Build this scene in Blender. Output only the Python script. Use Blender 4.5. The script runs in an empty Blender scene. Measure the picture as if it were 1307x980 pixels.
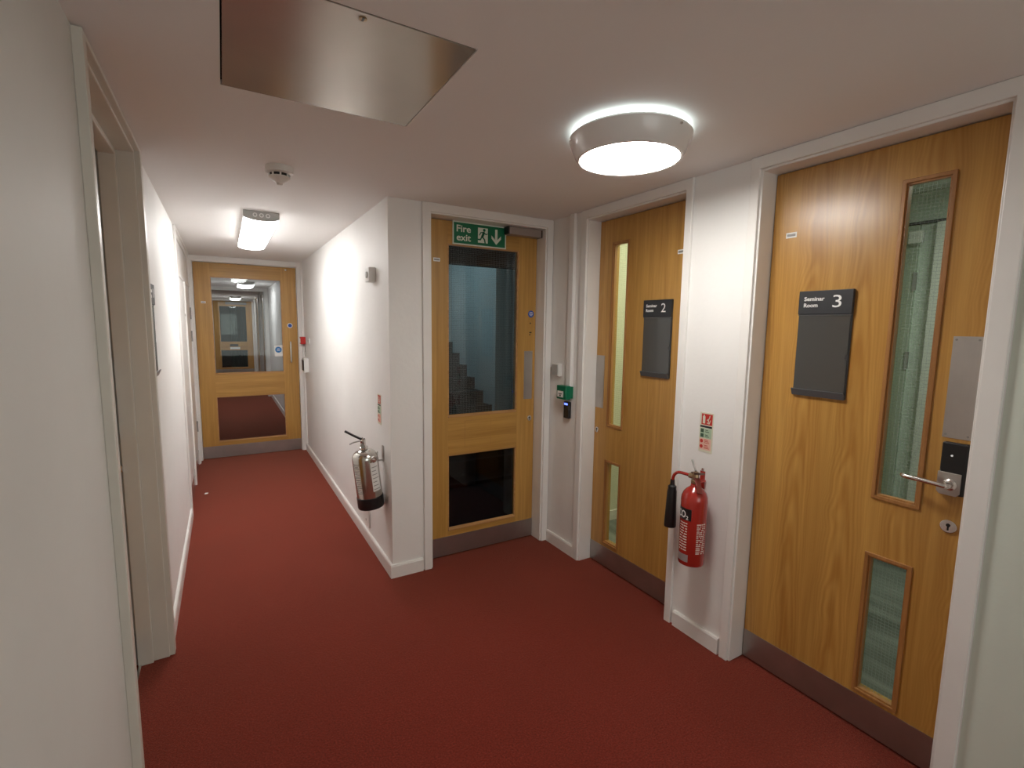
import bpy, bmesh, math, random
from mathutils import Vector, Matrix

# ------------------------------------------------------------------ camera, world, exposure
K = 1.15                       # metres per drawing unit (everything below is drawn in units)
SC = bpy.context.scene
COL = SC.collection
YAW, PITCH, ROLL, FPX = 0.5335, -0.1164, 0.0142, 622.74
CAM_Z = 1.40
cam_d = bpy.data.cameras.new('camera')
cam_d.sensor_fit = 'HORIZONTAL'
cam_d.sensor_width = 36.0
cam_d.lens = FPX / 1307.0 * 36.0
cam_d.clip_start = 0.02
cam_d.clip_end = 60
cam = bpy.data.objects.new('camera', cam_d)
COL.objects.link(cam)
_f = Vector((math.sin(YAW) * math.cos(PITCH), math.cos(YAW) * math.cos(PITCH), math.sin(PITCH)))
_r = Vector((math.cos(YAW), -math.sin(YAW), 0))
_u = _r.cross(_f)
_r2 = _r * math.cos(ROLL) + _u * math.sin(ROLL)
_u2 = -_r * math.sin(ROLL) + _u * math.cos(ROLL)
cam.matrix_world = Matrix(((_r2.x, _u2.x, -_f.x, 0), (_r2.y, _u2.y, -_f.y, 0),
                           (_r2.z, _u2.z, -_f.z, CAM_Z * K), (0, 0, 0, 1)))
SC.camera = cam

ROUND_E = 40.0      # emission of the round ceiling light
BATTEN_E = 21.5     # emission of the corridor battens
FAR_E = 12.0
def area(name, loc, rot, sx, sy, watts, col=(1, 1, 1)):
    l = bpy.data.lights.new(name, 'AREA')
    l.shape = 'RECTANGLE'; l.size = sx * K; l.size_y = sy * K; l.energy = watts; l.color = col
    o = bpy.data.objects.new(name, l)
    o.location = Vector(loc) * K; o.rotation_euler = [math.radians(a) for a in rot]
    COL.objects.link(o)
    return o
# added unseen fill behind the camera, and the lamps of the rooms behind the doors
area('rear_fill_light', (0.77, -2.15, 1.25), (90, 0, 0), 1.7, 1.3, 16.0, (0.95, 1.0, 0.97))
area('seminar_two_light', (2.35, 1.85, 2.28), (0, 0, 0), 0.5, 0.5, 12.0, (1.0, 1.0, 0.90))
area('seminar_three_light', (3.2, 0.6, 2.28), (0, 0, 0), 0.5, 0.5, 16.0, (0.96, 1.0, 0.94))
area('stair_light', (1.5, 6.4, 3.36), (0, 0, 0), 0.6, 0.6, 26.0, (0.80, 0.94, 1.0))
SC.view_settings.view_transform = 'Standard'
SC.view_settings.look = 'None'
SC.view_settings.gamma = 1
SC.view_settings.use_curve_mapping = False
SC.view_settings.exposure = 0.10
world = bpy.data.worlds.new('world')
SC.world = world
world.use_nodes = True
world.node_tree.nodes['Background'].inputs[0].default_value = (0.6, 0.65, 0.7, 1)
world.node_tree.nodes['Background'].inputs[1].default_value = 0.02
SC.cycles.max_bounces = 10
SC.cycles.diffuse_bounces = 6
SC.cycles.glossy_bounces = 4
SC.cycles.transparent_max_bounces = 24
SC.cycles.sample_clamp_indirect = 6

# ------------------------------------------------------------------ materials
def mat_base(name):
    m = bpy.data.materials.new(name)
    m.use_nodes = True
    nt = m.node_tree
    return m, nt, nt.nodes['Principled BSDF']

def N(nt, kind, **kw):
    n = nt.nodes.new(kind)
    for k, v in kw.items():
        if k in ('operation', 'blend_type', 'data_type', 'wave_type', 'bands_direction', 'feature', 'noise_dimensions', 'wave_profile'):
            setattr(n, k, v)
        else:
            n.inputs[k].default_value = v
    return n

def L(nt, a, b):
    nt.links.new(a, b)

def coords(nt, scale=(1, 1, 1), loc=(0, 0, 0)):
    tc = nt.nodes.new('ShaderNodeTexCoord')
    mp = nt.nodes.new('ShaderNodeMapping')
    mp.inputs['Scale'].default_value = scale
    mp.inputs['Location'].default_value = loc
    L(nt, tc.outputs['Object'], mp.inputs['Vector'])
    return mp.outputs['Vector']

def ramp(nt, fac, stops):
    r = nt.nodes.new('ShaderNodeValToRGB')
    e = r.color_ramp.elements
    while len(e) < len(stops):
        e.new(0.5)
    for i, (p, c) in enumerate(stops):
        e[i].position = p
        e[i].color = (*c, 1) if len(c) == 3 else c
    L(nt, fac, r.inputs['Fac'])
    return r.outputs['Color']

def simple(name, col, rough=0.5, metal=0.0, spec=0.5, coat=0.0, noise=0.0, nscale=8.0, bump=0.0, bscale=60.0):
    m, nt, p = mat_base(name)
    p.inputs['Base Color'].default_value = (*col, 1)
    p.inputs['Roughness'].default_value = rough
    p.inputs['Metallic'].default_value = metal
    p.inputs['Specular IOR Level'].default_value = spec
    p.inputs['Coat Weight'].default_value = coat
    if noise:
        n = N(nt, 'ShaderNodeTexNoise', Scale=nscale, Detail=4.0)
        L(nt, coords(nt), n.inputs['Vector'])
        a = tuple(max(0, c * (1 - noise)) for c in col)
        b = tuple(min(1, c * (1 + noise)) for c in col)
        L(nt, ramp(nt, n.outputs['Fac'], [(0.3, a), (0.7, b)]), p.inputs['Base Color'])
    if bump:
        n = N(nt, 'ShaderNodeTexNoise', Scale=bscale, Detail=3.0)
        L(nt, coords(nt), n.inputs['Vector'])
        bp = N(nt, 'ShaderNodeBump', Strength=bump, Distance=0.01)
        L(nt, n.outputs['Fac'], bp.inputs['Height'])
        L(nt, bp.outputs['Normal'], p.inputs['Normal'])
    return m

def emit(name, col, strength):
    m, nt, p = mat_base(name)
    p.inputs['Base Color'].default_value = (0.9, 0.9, 0.9, 1)
    p.inputs['Emission Color'].default_value = (*col, 1)
    p.inputs['Emission Strength'].default_value = strength
    return m

def carpet_mat(name, c_dark, c_mid, c_light):
    m, nt, p = mat_base(name)
    v = coords(nt)
    n1 = N(nt, 'ShaderNodeTexNoise', Scale=150.0, Detail=6.0, Roughness=0.75)
    L(nt, v, n1.inputs['Vector'])
    n2 = N(nt, 'ShaderNodeTexNoise', Scale=2.2, Detail=4.0)
    L(nt, v, n2.inputs['Vector'])
    c = ramp(nt, n1.outputs['Fac'], [(0.32, c_dark), (0.5, c_mid), (0.70, c_light)])
    mx = N(nt, 'ShaderNodeMixRGB', blend_type='MULTIPLY', Fac=0.5)
    L(nt, c, mx.inputs[1])
    L(nt, ramp(nt, n2.outputs['Fac'], [(0.3, (0.78, 0.78, 0.78)), (0.7, (1, 1, 1))]), mx.inputs[2])
    L(nt, mx.outputs[0], p.inputs['Base Color'])
    p.inputs['Roughness'].default_value = 0.95
    p.inputs['Specular IOR Level'].default_value = 0.1
    p.inputs['Sheen Weight'].default_value = 0.40
    p.inputs['Sheen Roughness'].default_value = 0.5
    p.inputs['Sheen Tint'].default_value = (1.0, 0.55, 0.38, 1)
    b = N(nt, 'ShaderNodeBump', Strength=0.55, Distance=0.006)
    L(nt, n1.outputs['Fac'], b.inputs['Height'])
    L(nt, b.outputs['Normal'], p.inputs['Normal'])
    return m

def wood_mat(name, base, dark, axis='z', rough=0.38, crown=0.0, strip=0.17, seed=0.0):
    """oak veneer, grain along axis; crown adds nested arches of flat-sawn figure"""
    m, nt, p = mat_base(name)
    s = {'z': (38, 38, 1.3), 'x': (1.3, 38, 38), 'y': (38, 1.3, 38)}[axis]
    v = coords(nt, s, (seed, seed * 1.7, seed * 0.6))
    n1 = N(nt, 'ShaderNodeTexNoise', Scale=1.0, Detail=5.0, Roughness=0.6, Distortion=0.6)
    L(nt, v, n1.inputs['Vector'])
    s2 = {'z': (5, 5, 0.5), 'x': (0.5, 5, 5), 'y': (5, 0.5, 5)}[axis]
    n2 = N(nt, 'ShaderNodeTexNoise', Scale=1.0, Detail=3.0, Distortion=0.8)
    L(nt, coords(nt, s2, (seed + 3, seed, 1)), n2.inputs['Vector'])
    c1 = ramp(nt, n1.outputs['Fac'], [(0.32, dark), (0.5, tuple(0.5 * (a + b) for a, b in zip(base, dark))), (0.66, base)])
    mx = N(nt, 'ShaderNodeMixRGB', blend_type='MULTIPLY', Fac=0.6)
    L(nt, c1, mx.inputs[1])
    L(nt, ramp(nt, n2.outputs['Fac'], [(0.35, (0.80, 0.76, 0.70)), (0.65, (1.04, 1.03, 1.0))]), mx.inputs[2])
    out = mx.outputs[0]
    if crown:
        tc = nt.nodes.new('ShaderNodeTexCoord')
        sp = nt.nodes.new('ShaderNodeSeparateXYZ')
        nn = N(nt, 'ShaderNodeTexNoise', Scale=3.0, Detail=2.0)
        L(nt, tc.outputs['Object'], nn.inputs['Vector'])
        L(nt, tc.outputs['Object'], sp.inputs[0])
        def M(op, a, b=None):
            q = nt.nodes.new('ShaderNodeMath'); q.operation = op
            for i, x in enumerate((a, b)):
                if x is None: continue
                if isinstance(x, (int, float)): q.inputs[i].default_value = x
                else: L(nt, x, q.inputs[i])
            return q.outputs[0]
        u = M('ADD', M('DIVIDE', M('ADD', sp.outputs['Y'], seed * 0.1), strip), M('MULTIPLY', M('SUBTRACT', nn.outputs['Fac'], 0.5), 0.35))
        fr = M('SUBTRACT', M('FRACT', u), 0.5)
        cell = M('FLOOR', u)
        h = M('ADD', M('MULTIPLY', sp.outputs['Z'], 2.3), M('MULTIPLY', M('MULTIPLY', fr, fr), 22.0))
        h = M('ADD', h, M('MULTIPLY', cell, 0.77))
        h = M('ADD', h, M('MULTIPLY', nn.outputs['Fac'], 1.6))
        sn = M('ADD', M('MULTIPLY', M('SINE', M('MULTIPLY', h, 9.0)), 0.5), 0.5)
        mask = M('MULTIPLY', sn, M('SUBTRACT', 1.0, M('MULTIPLY', M('ABSOLUTE', fr), 1.9)))
        mx2 = N(nt, 'ShaderNodeMixRGB', blend_type='MULTIPLY')
        L(nt, M('MULTIPLY', mask, crown), mx2.inputs['Fac'])
        L(nt, out, mx2.inputs[1])
        mx2.inputs[2].default_value = (0.80, 0.70, 0.58, 1)
        out = mx2.outputs[0]
    L(nt, out, p.inputs['Base Color'])
    p.inputs['Roughness'].default_value = rough
    p.inputs['Coat Weight'].default_value = 0.25
    p.inputs['Coat Roughness'].default_value = 0.25
    b = N(nt, 'ShaderNodeBump', Strength=0.06, Distance=0.003)
    L(nt, n1.outputs['Fac'], b.inputs['Height'])
    L(nt, b.outputs['Normal'], p.inputs['Normal'])
    return m

def steel_mat(name, col, rough, axis='z'):
    m, nt, p = mat_base(name)
    s = {'z': (160, 160, 3), 'x': (3, 160, 160), 'h': (4, 4, 180)}[axis]
    n = N(nt, 'ShaderNodeTexNoise', Scale=1.0, Detail=4.0)
    L(nt, coords(nt, s), n.inputs['Vector'])
    n2 = N(nt, 'ShaderNodeTexNoise', Scale=5.0, Detail=5.0)
    L(nt, coords(nt), n2.inputs['Vector'])
    L(nt, ramp(nt, n2.outputs['Fac'], [(0.3, tuple(c * 0.8 for c in col)), (0.7, col)]), p.inputs['Base Color'])
    mr = N(nt, 'ShaderNodeMapRange')
    mr.inputs['To Min'].default_value = rough * 0.75
    mr.inputs['To Max'].default_value = rough * 1.35
    L(nt, n.outputs['Fac'], mr.inputs['Value'])
    L(nt, mr.outputs[0], p.inputs['Roughness'])
    p.inputs['Metallic'].default_value = 1.0
    b = N(nt, 'ShaderNodeBump', Strength=0.04, Distance=0.001)
    L(nt, n.outputs['Fac'], b.inputs['Height'])
    L(nt, b.outputs['Normal'], p.inputs['Normal'])
    return m

def glass_mat(name, tint, wire=None, plane='y', grid=0.0125, gloss=1.0, wire_w=0.07, rough=0.0, wire_op=0.55):
    """thin pane: transparent with a Fresnel reflection; wire = colour of an embedded square mesh"""
    m, nt, p = mat_base(name)
    nt.nodes.remove(p)
    out = nt.nodes['Material Output']
    tr = N(nt, 'ShaderNodeBsdfTransparent', Color=(*tint, 1))
    gl = N(nt, 'ShaderNodeBsdfGlossy', Color=(0.95, 1, 0.98, 1), Roughness=rough)
    fr = N(nt, 'ShaderNodeFresnel', IOR=1.52)
    geo = nt.nodes.new('ShaderNodeNewGeometry')
    def M(op, a, b=None):
        q = nt.nodes.new('ShaderNodeMath'); q.operation = op
        for i, x in enumerate((a, b)):
            if x is None: continue
            if isinstance(x, (int, float)): q.inputs[i].default_value = x
            else: L(nt, x, q.inputs[i])
        return q.outputs[0]
    fac = M('MULTIPLY', M('MULTIPLY', fr.outputs[0], M('SUBTRACT', 1.0, geo.outputs['Backfacing'])), 1.7 * gloss)
    mx = nt.nodes.new('ShaderNodeMixShader')
    if wire:
        tc = nt.nodes.new('ShaderNodeTexCoord')
        sp = nt.nodes.new('ShaderNodeSeparateXYZ')
        L(nt, tc.outputs['Object'], sp.inputs[0])
        a = sp.outputs['X'] if plane == 'y' else sp.outputs['Y']
        def line(x):
            f = M('FRACT', M('DIVIDE', x, grid))
            return M('LESS_THAN', f, wire_w)
        w = M('MULTIPLY', M('MAXIMUM', line(a), line(sp.outputs['Z'])), M('SUBTRACT', 1.0, geo.outputs['Backfacing']))
        df = N(nt, 'ShaderNodeBsdfDiffuse', Color=(*wire, 1))
        mw = nt.nodes.new('ShaderNodeMixShader')
        L(nt, M('MULTIPLY', w, wire_op), mw.inputs[0])
        L(nt, tr.outputs[0], mw.inputs[1])
        L(nt, df.outputs[0], mw.inputs[2])
        base = mw.outputs[0]
    else:
        base = tr.outputs[0]
    L(nt, fac, mx.inputs[0])
    L(nt, base, mx.inputs[1])
    L(nt, gl.outputs[0], mx.inputs[2])
    L(nt, mx.outputs[0], out.inputs['Surface'])
    return m

def streak_mat():
    m, nt, p = mat_base('banded_pale_floor')
    n = N(nt, 'ShaderNodeTexNoise', Scale=1.0, Detail=4.0, Distortion=0.5)
    L(nt, coords(nt, (7, 1.0, 1)), n.inputs['Vector'])
    L(nt, ramp(nt, n.outputs['Fac'], [(0.35, (0.12, 0.14, 0.125)), (0.65, (0.30, 0.33, 0.30))]), p.inputs['Base Color'])  # darker and paler bands stretched along y
    p.inputs['Roughness'].default_value = 0.5
    return m

M_ = {
    'wall': simple('white_wall_paint', (0.85, 0.84, 0.82), 0.55, noise=0.02, nscale=3, bump=0.10, bscale=35),
    'wall_green': simple('pale_green_wall_paint', (0.66, 0.71, 0.63), 0.55, noise=0.02, nscale=3, bump=0.08, bscale=40),
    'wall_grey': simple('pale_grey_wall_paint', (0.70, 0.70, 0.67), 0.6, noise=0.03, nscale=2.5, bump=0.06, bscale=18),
    'ceiling': simple('ceiling_paint', (0.86, 0.84, 0.82), 0.75, bump=0.06, bscale=20),
    'trim': simple('white_gloss_paint', (0.84, 0.82, 0.79), 0.28, noise=0.02, nscale=6, bump=0.04, bscale=12),
    'trim_shaded': simple('shaded_gloss_paint', (0.66, 0.64, 0.575), 0.35, noise=0.03, nscale=6, bump=0.04, bscale=12),  # gloss paint darkened: shade of the left doorway put into the colour
    'carpet': carpet_mat('red_carpet', (0.080, 0.006, 0.004), (0.160, 0.012, 0.007), (0.31, 0.040, 0.024)),
    'grey_carpet': carpet_mat('grey_carpet', (0.10, 0.12, 0.11), (0.2, 0.23, 0.21), (0.34, 0.37, 0.34)),
    'oak': wood_mat('oak_veneer_vertical', (0.57, 0.325, 0.082), (0.43, 0.225, 0.050), 'z'),
    'oak_x': wood_mat('oak_rail', (0.57, 0.325, 0.082), (0.43, 0.225, 0.050), 'x', seed=2.0),
    'oak_crown': wood_mat('oak_crown_cut_veneer', (0.60, 0.335, 0.085), (0.47, 0.24, 0.055), 'z', rough=0.30, crown=0.95, strip=0.2, seed=1.0),
    'oak_crown2': wood_mat('oak_plain_veneer', (0.57, 0.32, 0.085), (0.45, 0.235, 0.055), 'z', rough=0.34, crown=0.35, strip=0.24, seed=5.0),
    'bead': wood_mat('oak_bead', (0.46, 0.22, 0.07), (0.32, 0.14, 0.04), 'z', seed=4.0),
    'bead_x': wood_mat('oak_bead_across', (0.58, 0.33, 0.13), (0.42, 0.21, 0.07), 'x', seed=6.0),
    'kick': steel_mat('brushed_kick_plate', (0.50, 0.48, 0.46), 0.40, 'h'),
    'plate': steel_mat('satin_plate', (0.60, 0.57, 0.54), 0.42, 'z'),
    'chrome': simple('satin_chrome', (0.75, 0.73, 0.70), 0.22, 1.0),
    'hatchm': simple('polished_panel', (0.56, 0.51, 0.45), 0.17, 0.50, noise=0.05, nscale=3, bump=0.02, bscale=6),
    'black': simple('black_plastic', (0.012, 0.012, 0.013), 0.35),
    'dark': simple('dark_gap', (0.01, 0.01, 0.01), 0.8),
    'sign': simple('charcoal_sign_face', (0.040, 0.042, 0.045), 0.38, bump=0.02, bscale=9),
    'sign_head': simple('charcoal_sign_header', (0.028, 0.030, 0.034), 0.4),
    'sign_edge': simple('grey_sign_lip', (0.10, 0.105, 0.11), 0.3),
    'pocket': simple('clear_pocket_sheet', (0.070, 0.075, 0.075), 0.10, coat=1.0, bump=0.03, bscale=5),
    'white': simple('white_lettering', (0.88, 0.88, 0.86), 0.5),
    'plastic': simple('white_plastic', (0.78, 0.77, 0.74), 0.35),
    'plastic_grey': simple('grey_plastic', (0.48, 0.48, 0.46), 0.4),
    'green_sign': simple('green_sign', (0.0, 0.155, 0.065), 0.4),
    'glow_white': simple('pale_luminescent_white', (0.72, 0.78, 0.68), 0.5),
    'green_box': simple('green_call_point', (0.0, 0.16, 0.075), 0.35),
    'red': simple('red_enamel', (0.38, 0.024, 0.016), 0.22, coat=0.6),
    'red_plastic': simple('red_plastic', (0.50, 0.02, 0.015), 0.35),
    'red_print': simple('red_print', (0.52, 0.03, 0.02), 0.5),
    'cream': simple('cream_label', (0.70, 0.68, 0.55), 0.5),
    'pale_green': simple('pale_green_print', (0.44, 0.58, 0.42), 0.5),
    'pink': simple('pink_print', (0.78, 0.50, 0.40), 0.5),
    'blue': simple('blue_print', (0.02, 0.09, 0.42), 0.4),
    'blue_light': emit('blue_indicator', (0.08, 0.16, 1.0), 3.0),
    'white_led': emit('white_indicator', (1, 1, 1), 0.15),
    'stainless': steel_mat('polished_stainless', (0.72, 0.70, 0.66), 0.16, 'z'),
    'brass': simple('dull_brass', (0.42, 0.30, 0.18), 0.35, 1.0),
    'print_grey': simple('grey_print', (0.30, 0.29, 0.27), 0.6),
    'print_pale': simple('pale_print', (0.75, 0.60, 0.55), 0.6),
    'silver_label': simple('silver_label', (0.45, 0.45, 0.46), 0.35, 0.5),
    'bezel': simple('satin_grey_bezel', (0.84, 0.82, 0.80), 0.25, 0.0, coat=0.5),
    'round_glow': emit('round_diffuser_glow', (1.0, 0.975, 0.92), ROUND_E),
    'round_halo': emit('round_base_glow', (0.80, 0.95, 0.95), ROUND_E * 0.06),
    'batten_glow': emit('batten_diffuser_glow', (1.0, 0.99, 0.97), BATTEN_E),
    'far_glow': emit('far_diffuser_glow', (0.98, 0.97, 1.0), FAR_E),
    'room2_wall': simple('cream_room_paint', (0.70, 0.70, 0.56), 0.6),
    'room3_wall': simple('mint_room_paint', (0.66, 0.72, 0.66), 0.6),
    'room3_door': simple('mint_gloss_paint', (0.42, 0.47, 0.38), 0.5),
    'stair_wall': simple('stair_paint', (0.55, 0.62, 0.62), 0.6),
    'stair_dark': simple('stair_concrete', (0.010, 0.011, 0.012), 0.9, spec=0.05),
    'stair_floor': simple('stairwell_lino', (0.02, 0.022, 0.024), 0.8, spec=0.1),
    'streaked_floor': streak_mat(),
    'curtain': simple('teal_cloth', (0.30, 0.50, 0.46), 0.8),
    'glass_end': glass_mat('clear_glass', (0.93, 0.96, 0.95), gloss=0.45),
    'glass_exit': glass_mat('dark_wired_glass', (0.72, 0.80, 0.82), wire=(0.30, 0.36, 0.38), plane='y', gloss=0.55, wire_w=0.10, wire_op=0.5),
    'glass_dark': glass_mat('dark_clear_glass', (0.50, 0.58, 0.60), gloss=0.5),
    'glass_two': glass_mat('wired_glass_cream', (0.90, 0.93, 0.86), wire=(0.5, 0.5, 0.4), plane='x', gloss=0.5, wire_w=0.10, wire_op=0.35),
    'glass_three': glass_mat('wired_glass_green', (0.86, 0.91, 0.85), wire=(0.45, 0.55, 0.48), plane='x', gloss=0.6, wire_w=0.10, wire_op=0.45),
}

# ------------------------------------------------------------------ geometry helpers
class Frame:
    """maps (u along the face, v out of it, w up) to the place"""
    def __init__(s, o, u, v, w=(0, 0, 1)):
        s.o = Vector(o); s.u = Vector(u); s.v = Vector(v); s.w = Vector(w)
    def __call__(s, u, v, w):
        return s.o + s.u * u + s.v * v + s.w * w
WORLD = Frame((0, 0, 0), (1, 0, 0), (0, 1, 0))

def BM():
    return bmesh.new()

def box(bm, T, u0, u1, v0, v1, w0, w1):
    vs = [bm.verts.new(T(u, v, w)) for u in (u0, u1) for v in (v0, v1) for w in (w0, w1)]
    for f in ((0, 1, 3, 2), (4, 6, 7, 5), (0, 4, 5, 1), (2, 3, 7, 6), (0, 2, 6, 4), (1, 5, 7, 3)):
        bm.faces.new([vs[i] for i in f])
    return bm

def slab(bm, T, us, ws, v0, v1, empty):
    """a plate divided on the grid us x ws, with the cells in empty() left out, closed at every edge"""
    nu, nw = len(us) - 1, len(ws) - 1
    filled = [[not empty((us[i] + us[i + 1]) / 2, (ws[j] + ws[j + 1]) / 2) for j in range(nw)] for i in range(nu)]
    V = {}
    def vt(i, j, k):
        if (i, j, k) not in V:
            V[(i, j, k)] = bm.verts.new(T(us[i], (v0, v1)[k], ws[j]))
        return V[(i, j, k)]
    for i in range(nu):
        for j in range(nw):
            if not filled[i][j]: continue
            for k in (0, 1):
                bm.faces.new([vt(i, j, k), vt(i + 1, j, k), vt(i + 1, j + 1, k), vt(i, j + 1, k)])
            if i == 0 or not filled[i - 1][j]: bm.faces.new([vt(i, j, 0), vt(i, j + 1, 0), vt(i, j + 1, 1), vt(i, j, 1)])
            if i == nu - 1 or not filled[i + 1][j]: bm.faces.new([vt(i + 1, j, 0), vt(i + 1, j + 1, 0), vt(i + 1, j + 1, 1), vt(i + 1, j, 1)])
            if j == 0 or not filled[i][j - 1]: bm.faces.new([vt(i, j, 0), vt(i + 1, j, 0), vt(i + 1, j, 1), vt(i, j, 1)])
            if j == nw - 1 or not filled[i][j + 1]: bm.faces.new([vt(i, j + 1, 0), vt(i + 1, j + 1, 0), vt(i + 1, j + 1, 1), vt(i, j + 1, 1)])
    return bm

def ring(bm, T, u0, u1, w0, w1, t, v0, v1):
    """a rectangular frame of width t"""
    return slab(bm, T, [u0, u0 + t, u1 - t, u1], [w0, w0 + t, w1 - t, w1], v0, v1,
                lambda u, w: u0 + t < u < u1 - t and w0 + t < w < w1 - t)

def lathe(bm, T, prof, n=40, cap=True):
    """profile (radius, height) turned about the frame's w axis"""
    rings = []
    for r, h in prof:
        if r < 1e-6:
            rings.append([bm.verts.new(T(0, 0, h))])
        else:
            rings.append([bm.verts.new(T(r * math.cos(2 * math.pi * k / n), r * math.sin(2 * math.pi * k / n), h)) for k in range(n)])
    for a, b in zip(rings, rings[1:]):
        for k in range(n):
            k2 = (k + 1) % n
            if len(a) == 1 and len(b) == 1: continue
            if len(a) == 1: bm.faces.new([a[0], b[k], b[k2]])
            elif len(b) == 1: bm.faces.new([a[k], b[0], a[k2]])
            else: bm.faces.new([a[k], b[k], b[k2], a[k2]])
    if cap:
        for rg in (rings[0], rings[-1]):
            if len(rg) > 1: bm.faces.new(rg)
    return bm

def tube(bm, pts, rad, n=12):
    """round bar through world points; rad a number or one radius per point"""
    pts = [Vector(p) for p in pts]
    rs = rad if isinstance(rad, (list, tuple)) else [rad] * len(pts)
    prev = None; rings = []
    up = Vector((0, 0, 1))
    for i, p in enumerate(pts):
        t = (pts[min(i + 1, len(pts) - 1)] - pts[max(i - 1, 0)]).normalized()
        if prev is None:
            a = t.cross(up if abs(t.z) < 0.9 else Vector((1, 0, 0))).normalized()
        else:
            a = (prev - t * prev.dot(t)).normalized()
        prev = a
        b = t.cross(a)
        rings.append([bm.verts.new(p + (a * math.cos(2 * math.pi * k / n) + b * math.sin(2 * math.pi * k / n)) * rs[i]) for k in range(n)])
    for a, b in zip(rings, rings[1:]):
        for k in range(n):
            bm.faces.new([a[k], a[(k + 1) % n], b[(k + 1) % n], b[k]])
    bm.faces.new(rings[0]); bm.faces.new(rings[-1])
    return bm

def smooth_path(pts, n=8):
    pts = [Vector(p) for p in pts]
    out = []
    P = [pts[0]] + pts + [pts[-1]]
    for i in range(1, len(P) - 2):
        for k in range(n):
            t = k / n
            a, b, c, d = P[i - 1], P[i], P[i + 1], P[i + 2]
            out.append(0.5 * ((2 * b) + (c - a) * t + (2 * a - 5 * b + 4 * c - d) * t * t + (-a + 3 * b - 3 * c + d) * t ** 3))
    out.append(pts[-1])
    return out

def poly(bm, T, pts, v0, v1):
    """flat polygon (u, w) with the thickness v0..v1"""
    a = [bm.verts.new(T(u, v0, w)) for u, w in pts]
    b = [bm.verts.new(T(u, v1, w)) for u, w in pts]
    bm.faces.new(a); bm.faces.new(b)
    for i in range(len(pts)):
        j = (i + 1) % len(pts)
        bm.faces.new([a[i], a[j], b[j], b[i]])
    return bm

def disc(bm, T, u, w, r, v0, v1, n=24, ry=None):
    ry = ry or r
    return poly(bm, T, [(u + r * math.cos(2 * math.pi * k / n), w + ry * math.sin(2 * math.pi * k / n)) for k in range(n)], v0, v1)

def stroke(bm, T, pts, t, v0, v1):
    """thick line of separate quads with round joints"""
    for (a, b), (c, d) in zip(pts, pts[1:]):
        l = math.hypot(c - a, d - b) or 1
        nx, ny = -(d - b) / l * t / 2, (c - a) / l * t / 2
        poly(bm, T, [(a + nx, b + ny), (c + nx, d + ny), (c - nx, d - ny), (a - nx, b - ny)], v0, v1)
    for a, b in pts:
        disc(bm, T, a, b, t / 2, v0, v1, 10)
    return bm

def text(bm, T, s, u, w, size, v0, v1, bold=0.0, width=None, mapf=None):
    """lettering: lower left corner at (u, w), cap height about size"""
    c = bpy.data.curves.new('lettering', 'FONT')
    c.body = s; c.size = 1.0; c.offset = bold; c.extrude = 0.01; c.resolution_u = 3
    c.space_line = 0.95
    o = bpy.data.objects.new('lettering', c)
    COL.objects.link(o)
    dg = bpy.context.evaluated_depsgraph_get(); dg.update()
    me = bpy.data.meshes.new_from_object(o.evaluated_get(dg))
    xs = [q.co.x for q in me.vertices]; ys = [q.co.y for q in me.vertices]
    x0, x1, y0, y1 = min(xs), max(xs), min(ys), max(ys)
    k = size / 0.7
    kx = k if width is None else width / (x1 - x0)
    base = len(bm.verts)
    vs = []
    for q in me.vertices:
        v = v0 if q.co.z < 0 else v1
        U, W = u + (q.co.x - x0) * kx, w + (q.co.y - y0) * k
        vs.append(bm.verts.new(mapf(U, v, W) if mapf else T(U, v, W)))
    for f in me.polygons:
        try: bm.faces.new([vs[i] for i in f.vertices])
        except ValueError: pass
    bpy.data.objects.remove(o); bpy.data.curves.remove(c); bpy.data.meshes.remove(me)
    return bm

ORG = {}
def obj(name, bm, m, parent=None, origin=None, smooth=False, bevel=0.0, kind=None, label=None, cat=None, group=None, recalc=True):
    if recalc:
        bmesh.ops.recalc_face_normals(bm, faces=bm.faces[:])
    if parent is not None:
        org = ORG[parent.name]
    else:
        if origin is None:
            c = [v.co for v in bm.verts]
            origin = ((min(v.x for v in c) + max(v.x for v in c)) / 2, (min(v.y for v in c) + max(v.y for v in c)) / 2, min(v.z for v in c))
        org = Vector(origin)
    for v in bm.verts:
        v.co = (v.co - org) * K
    me = bpy.data.meshes.new(name)
    bm.to_mesh(me); bm.free()
    me.materials.append(M_[m] if isinstance(m, str) else m)
    if smooth:
        for p in me.polygons: p.use_smooth = True
        me.set_sharp_from_angle(angle=math.radians(38))
    o = bpy.data.objects.new(name, me)
    COL.objects.link(o)
    if parent is not None:
        o.parent = parent
    else:
        o.location = org * K
    ORG[o.name] = org
    if bevel:
        b = o.modifiers.new('bevel', 'BEVEL'); b.width = bevel * K; b.segments = 2; b.limit_method = 'ANGLE'
    if kind: o['kind'] = kind
    if label: o['label'] = label
    if cat: o['category'] = cat
    if group: o['group'] = group
    return o

def thing(name, loc, label=None, cat=None, group=None, kind=None):
    o = bpy.data.objects.new(name, None)
    o.empty_display_size = 0.1
    COL.objects.link(o)
    o.location = Vector(loc) * K
    ORG[o.name] = Vector(loc)
    if kind: o['kind'] = kind
    if label: o['label'] = label
    if cat: o['category'] = cat
    if group: o['group'] = group
    return o

def struct(name, bm, m, **kw):
    return obj(name, bm, m, kind='structure', **kw)

# ------------------------------------------------------------------ the setting
H = 2.054
XL, XM, XR = -0.261, 0.755, 1.792       # left wall, corridor right wall, seminar wall
YC, YE, YF = 2.557, 5.779, 15.5          # exit door wall, end door wall, far door
YB = -2.2                                # wall behind
HD = 1.998                               # door opening height
WT = 0.15

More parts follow.
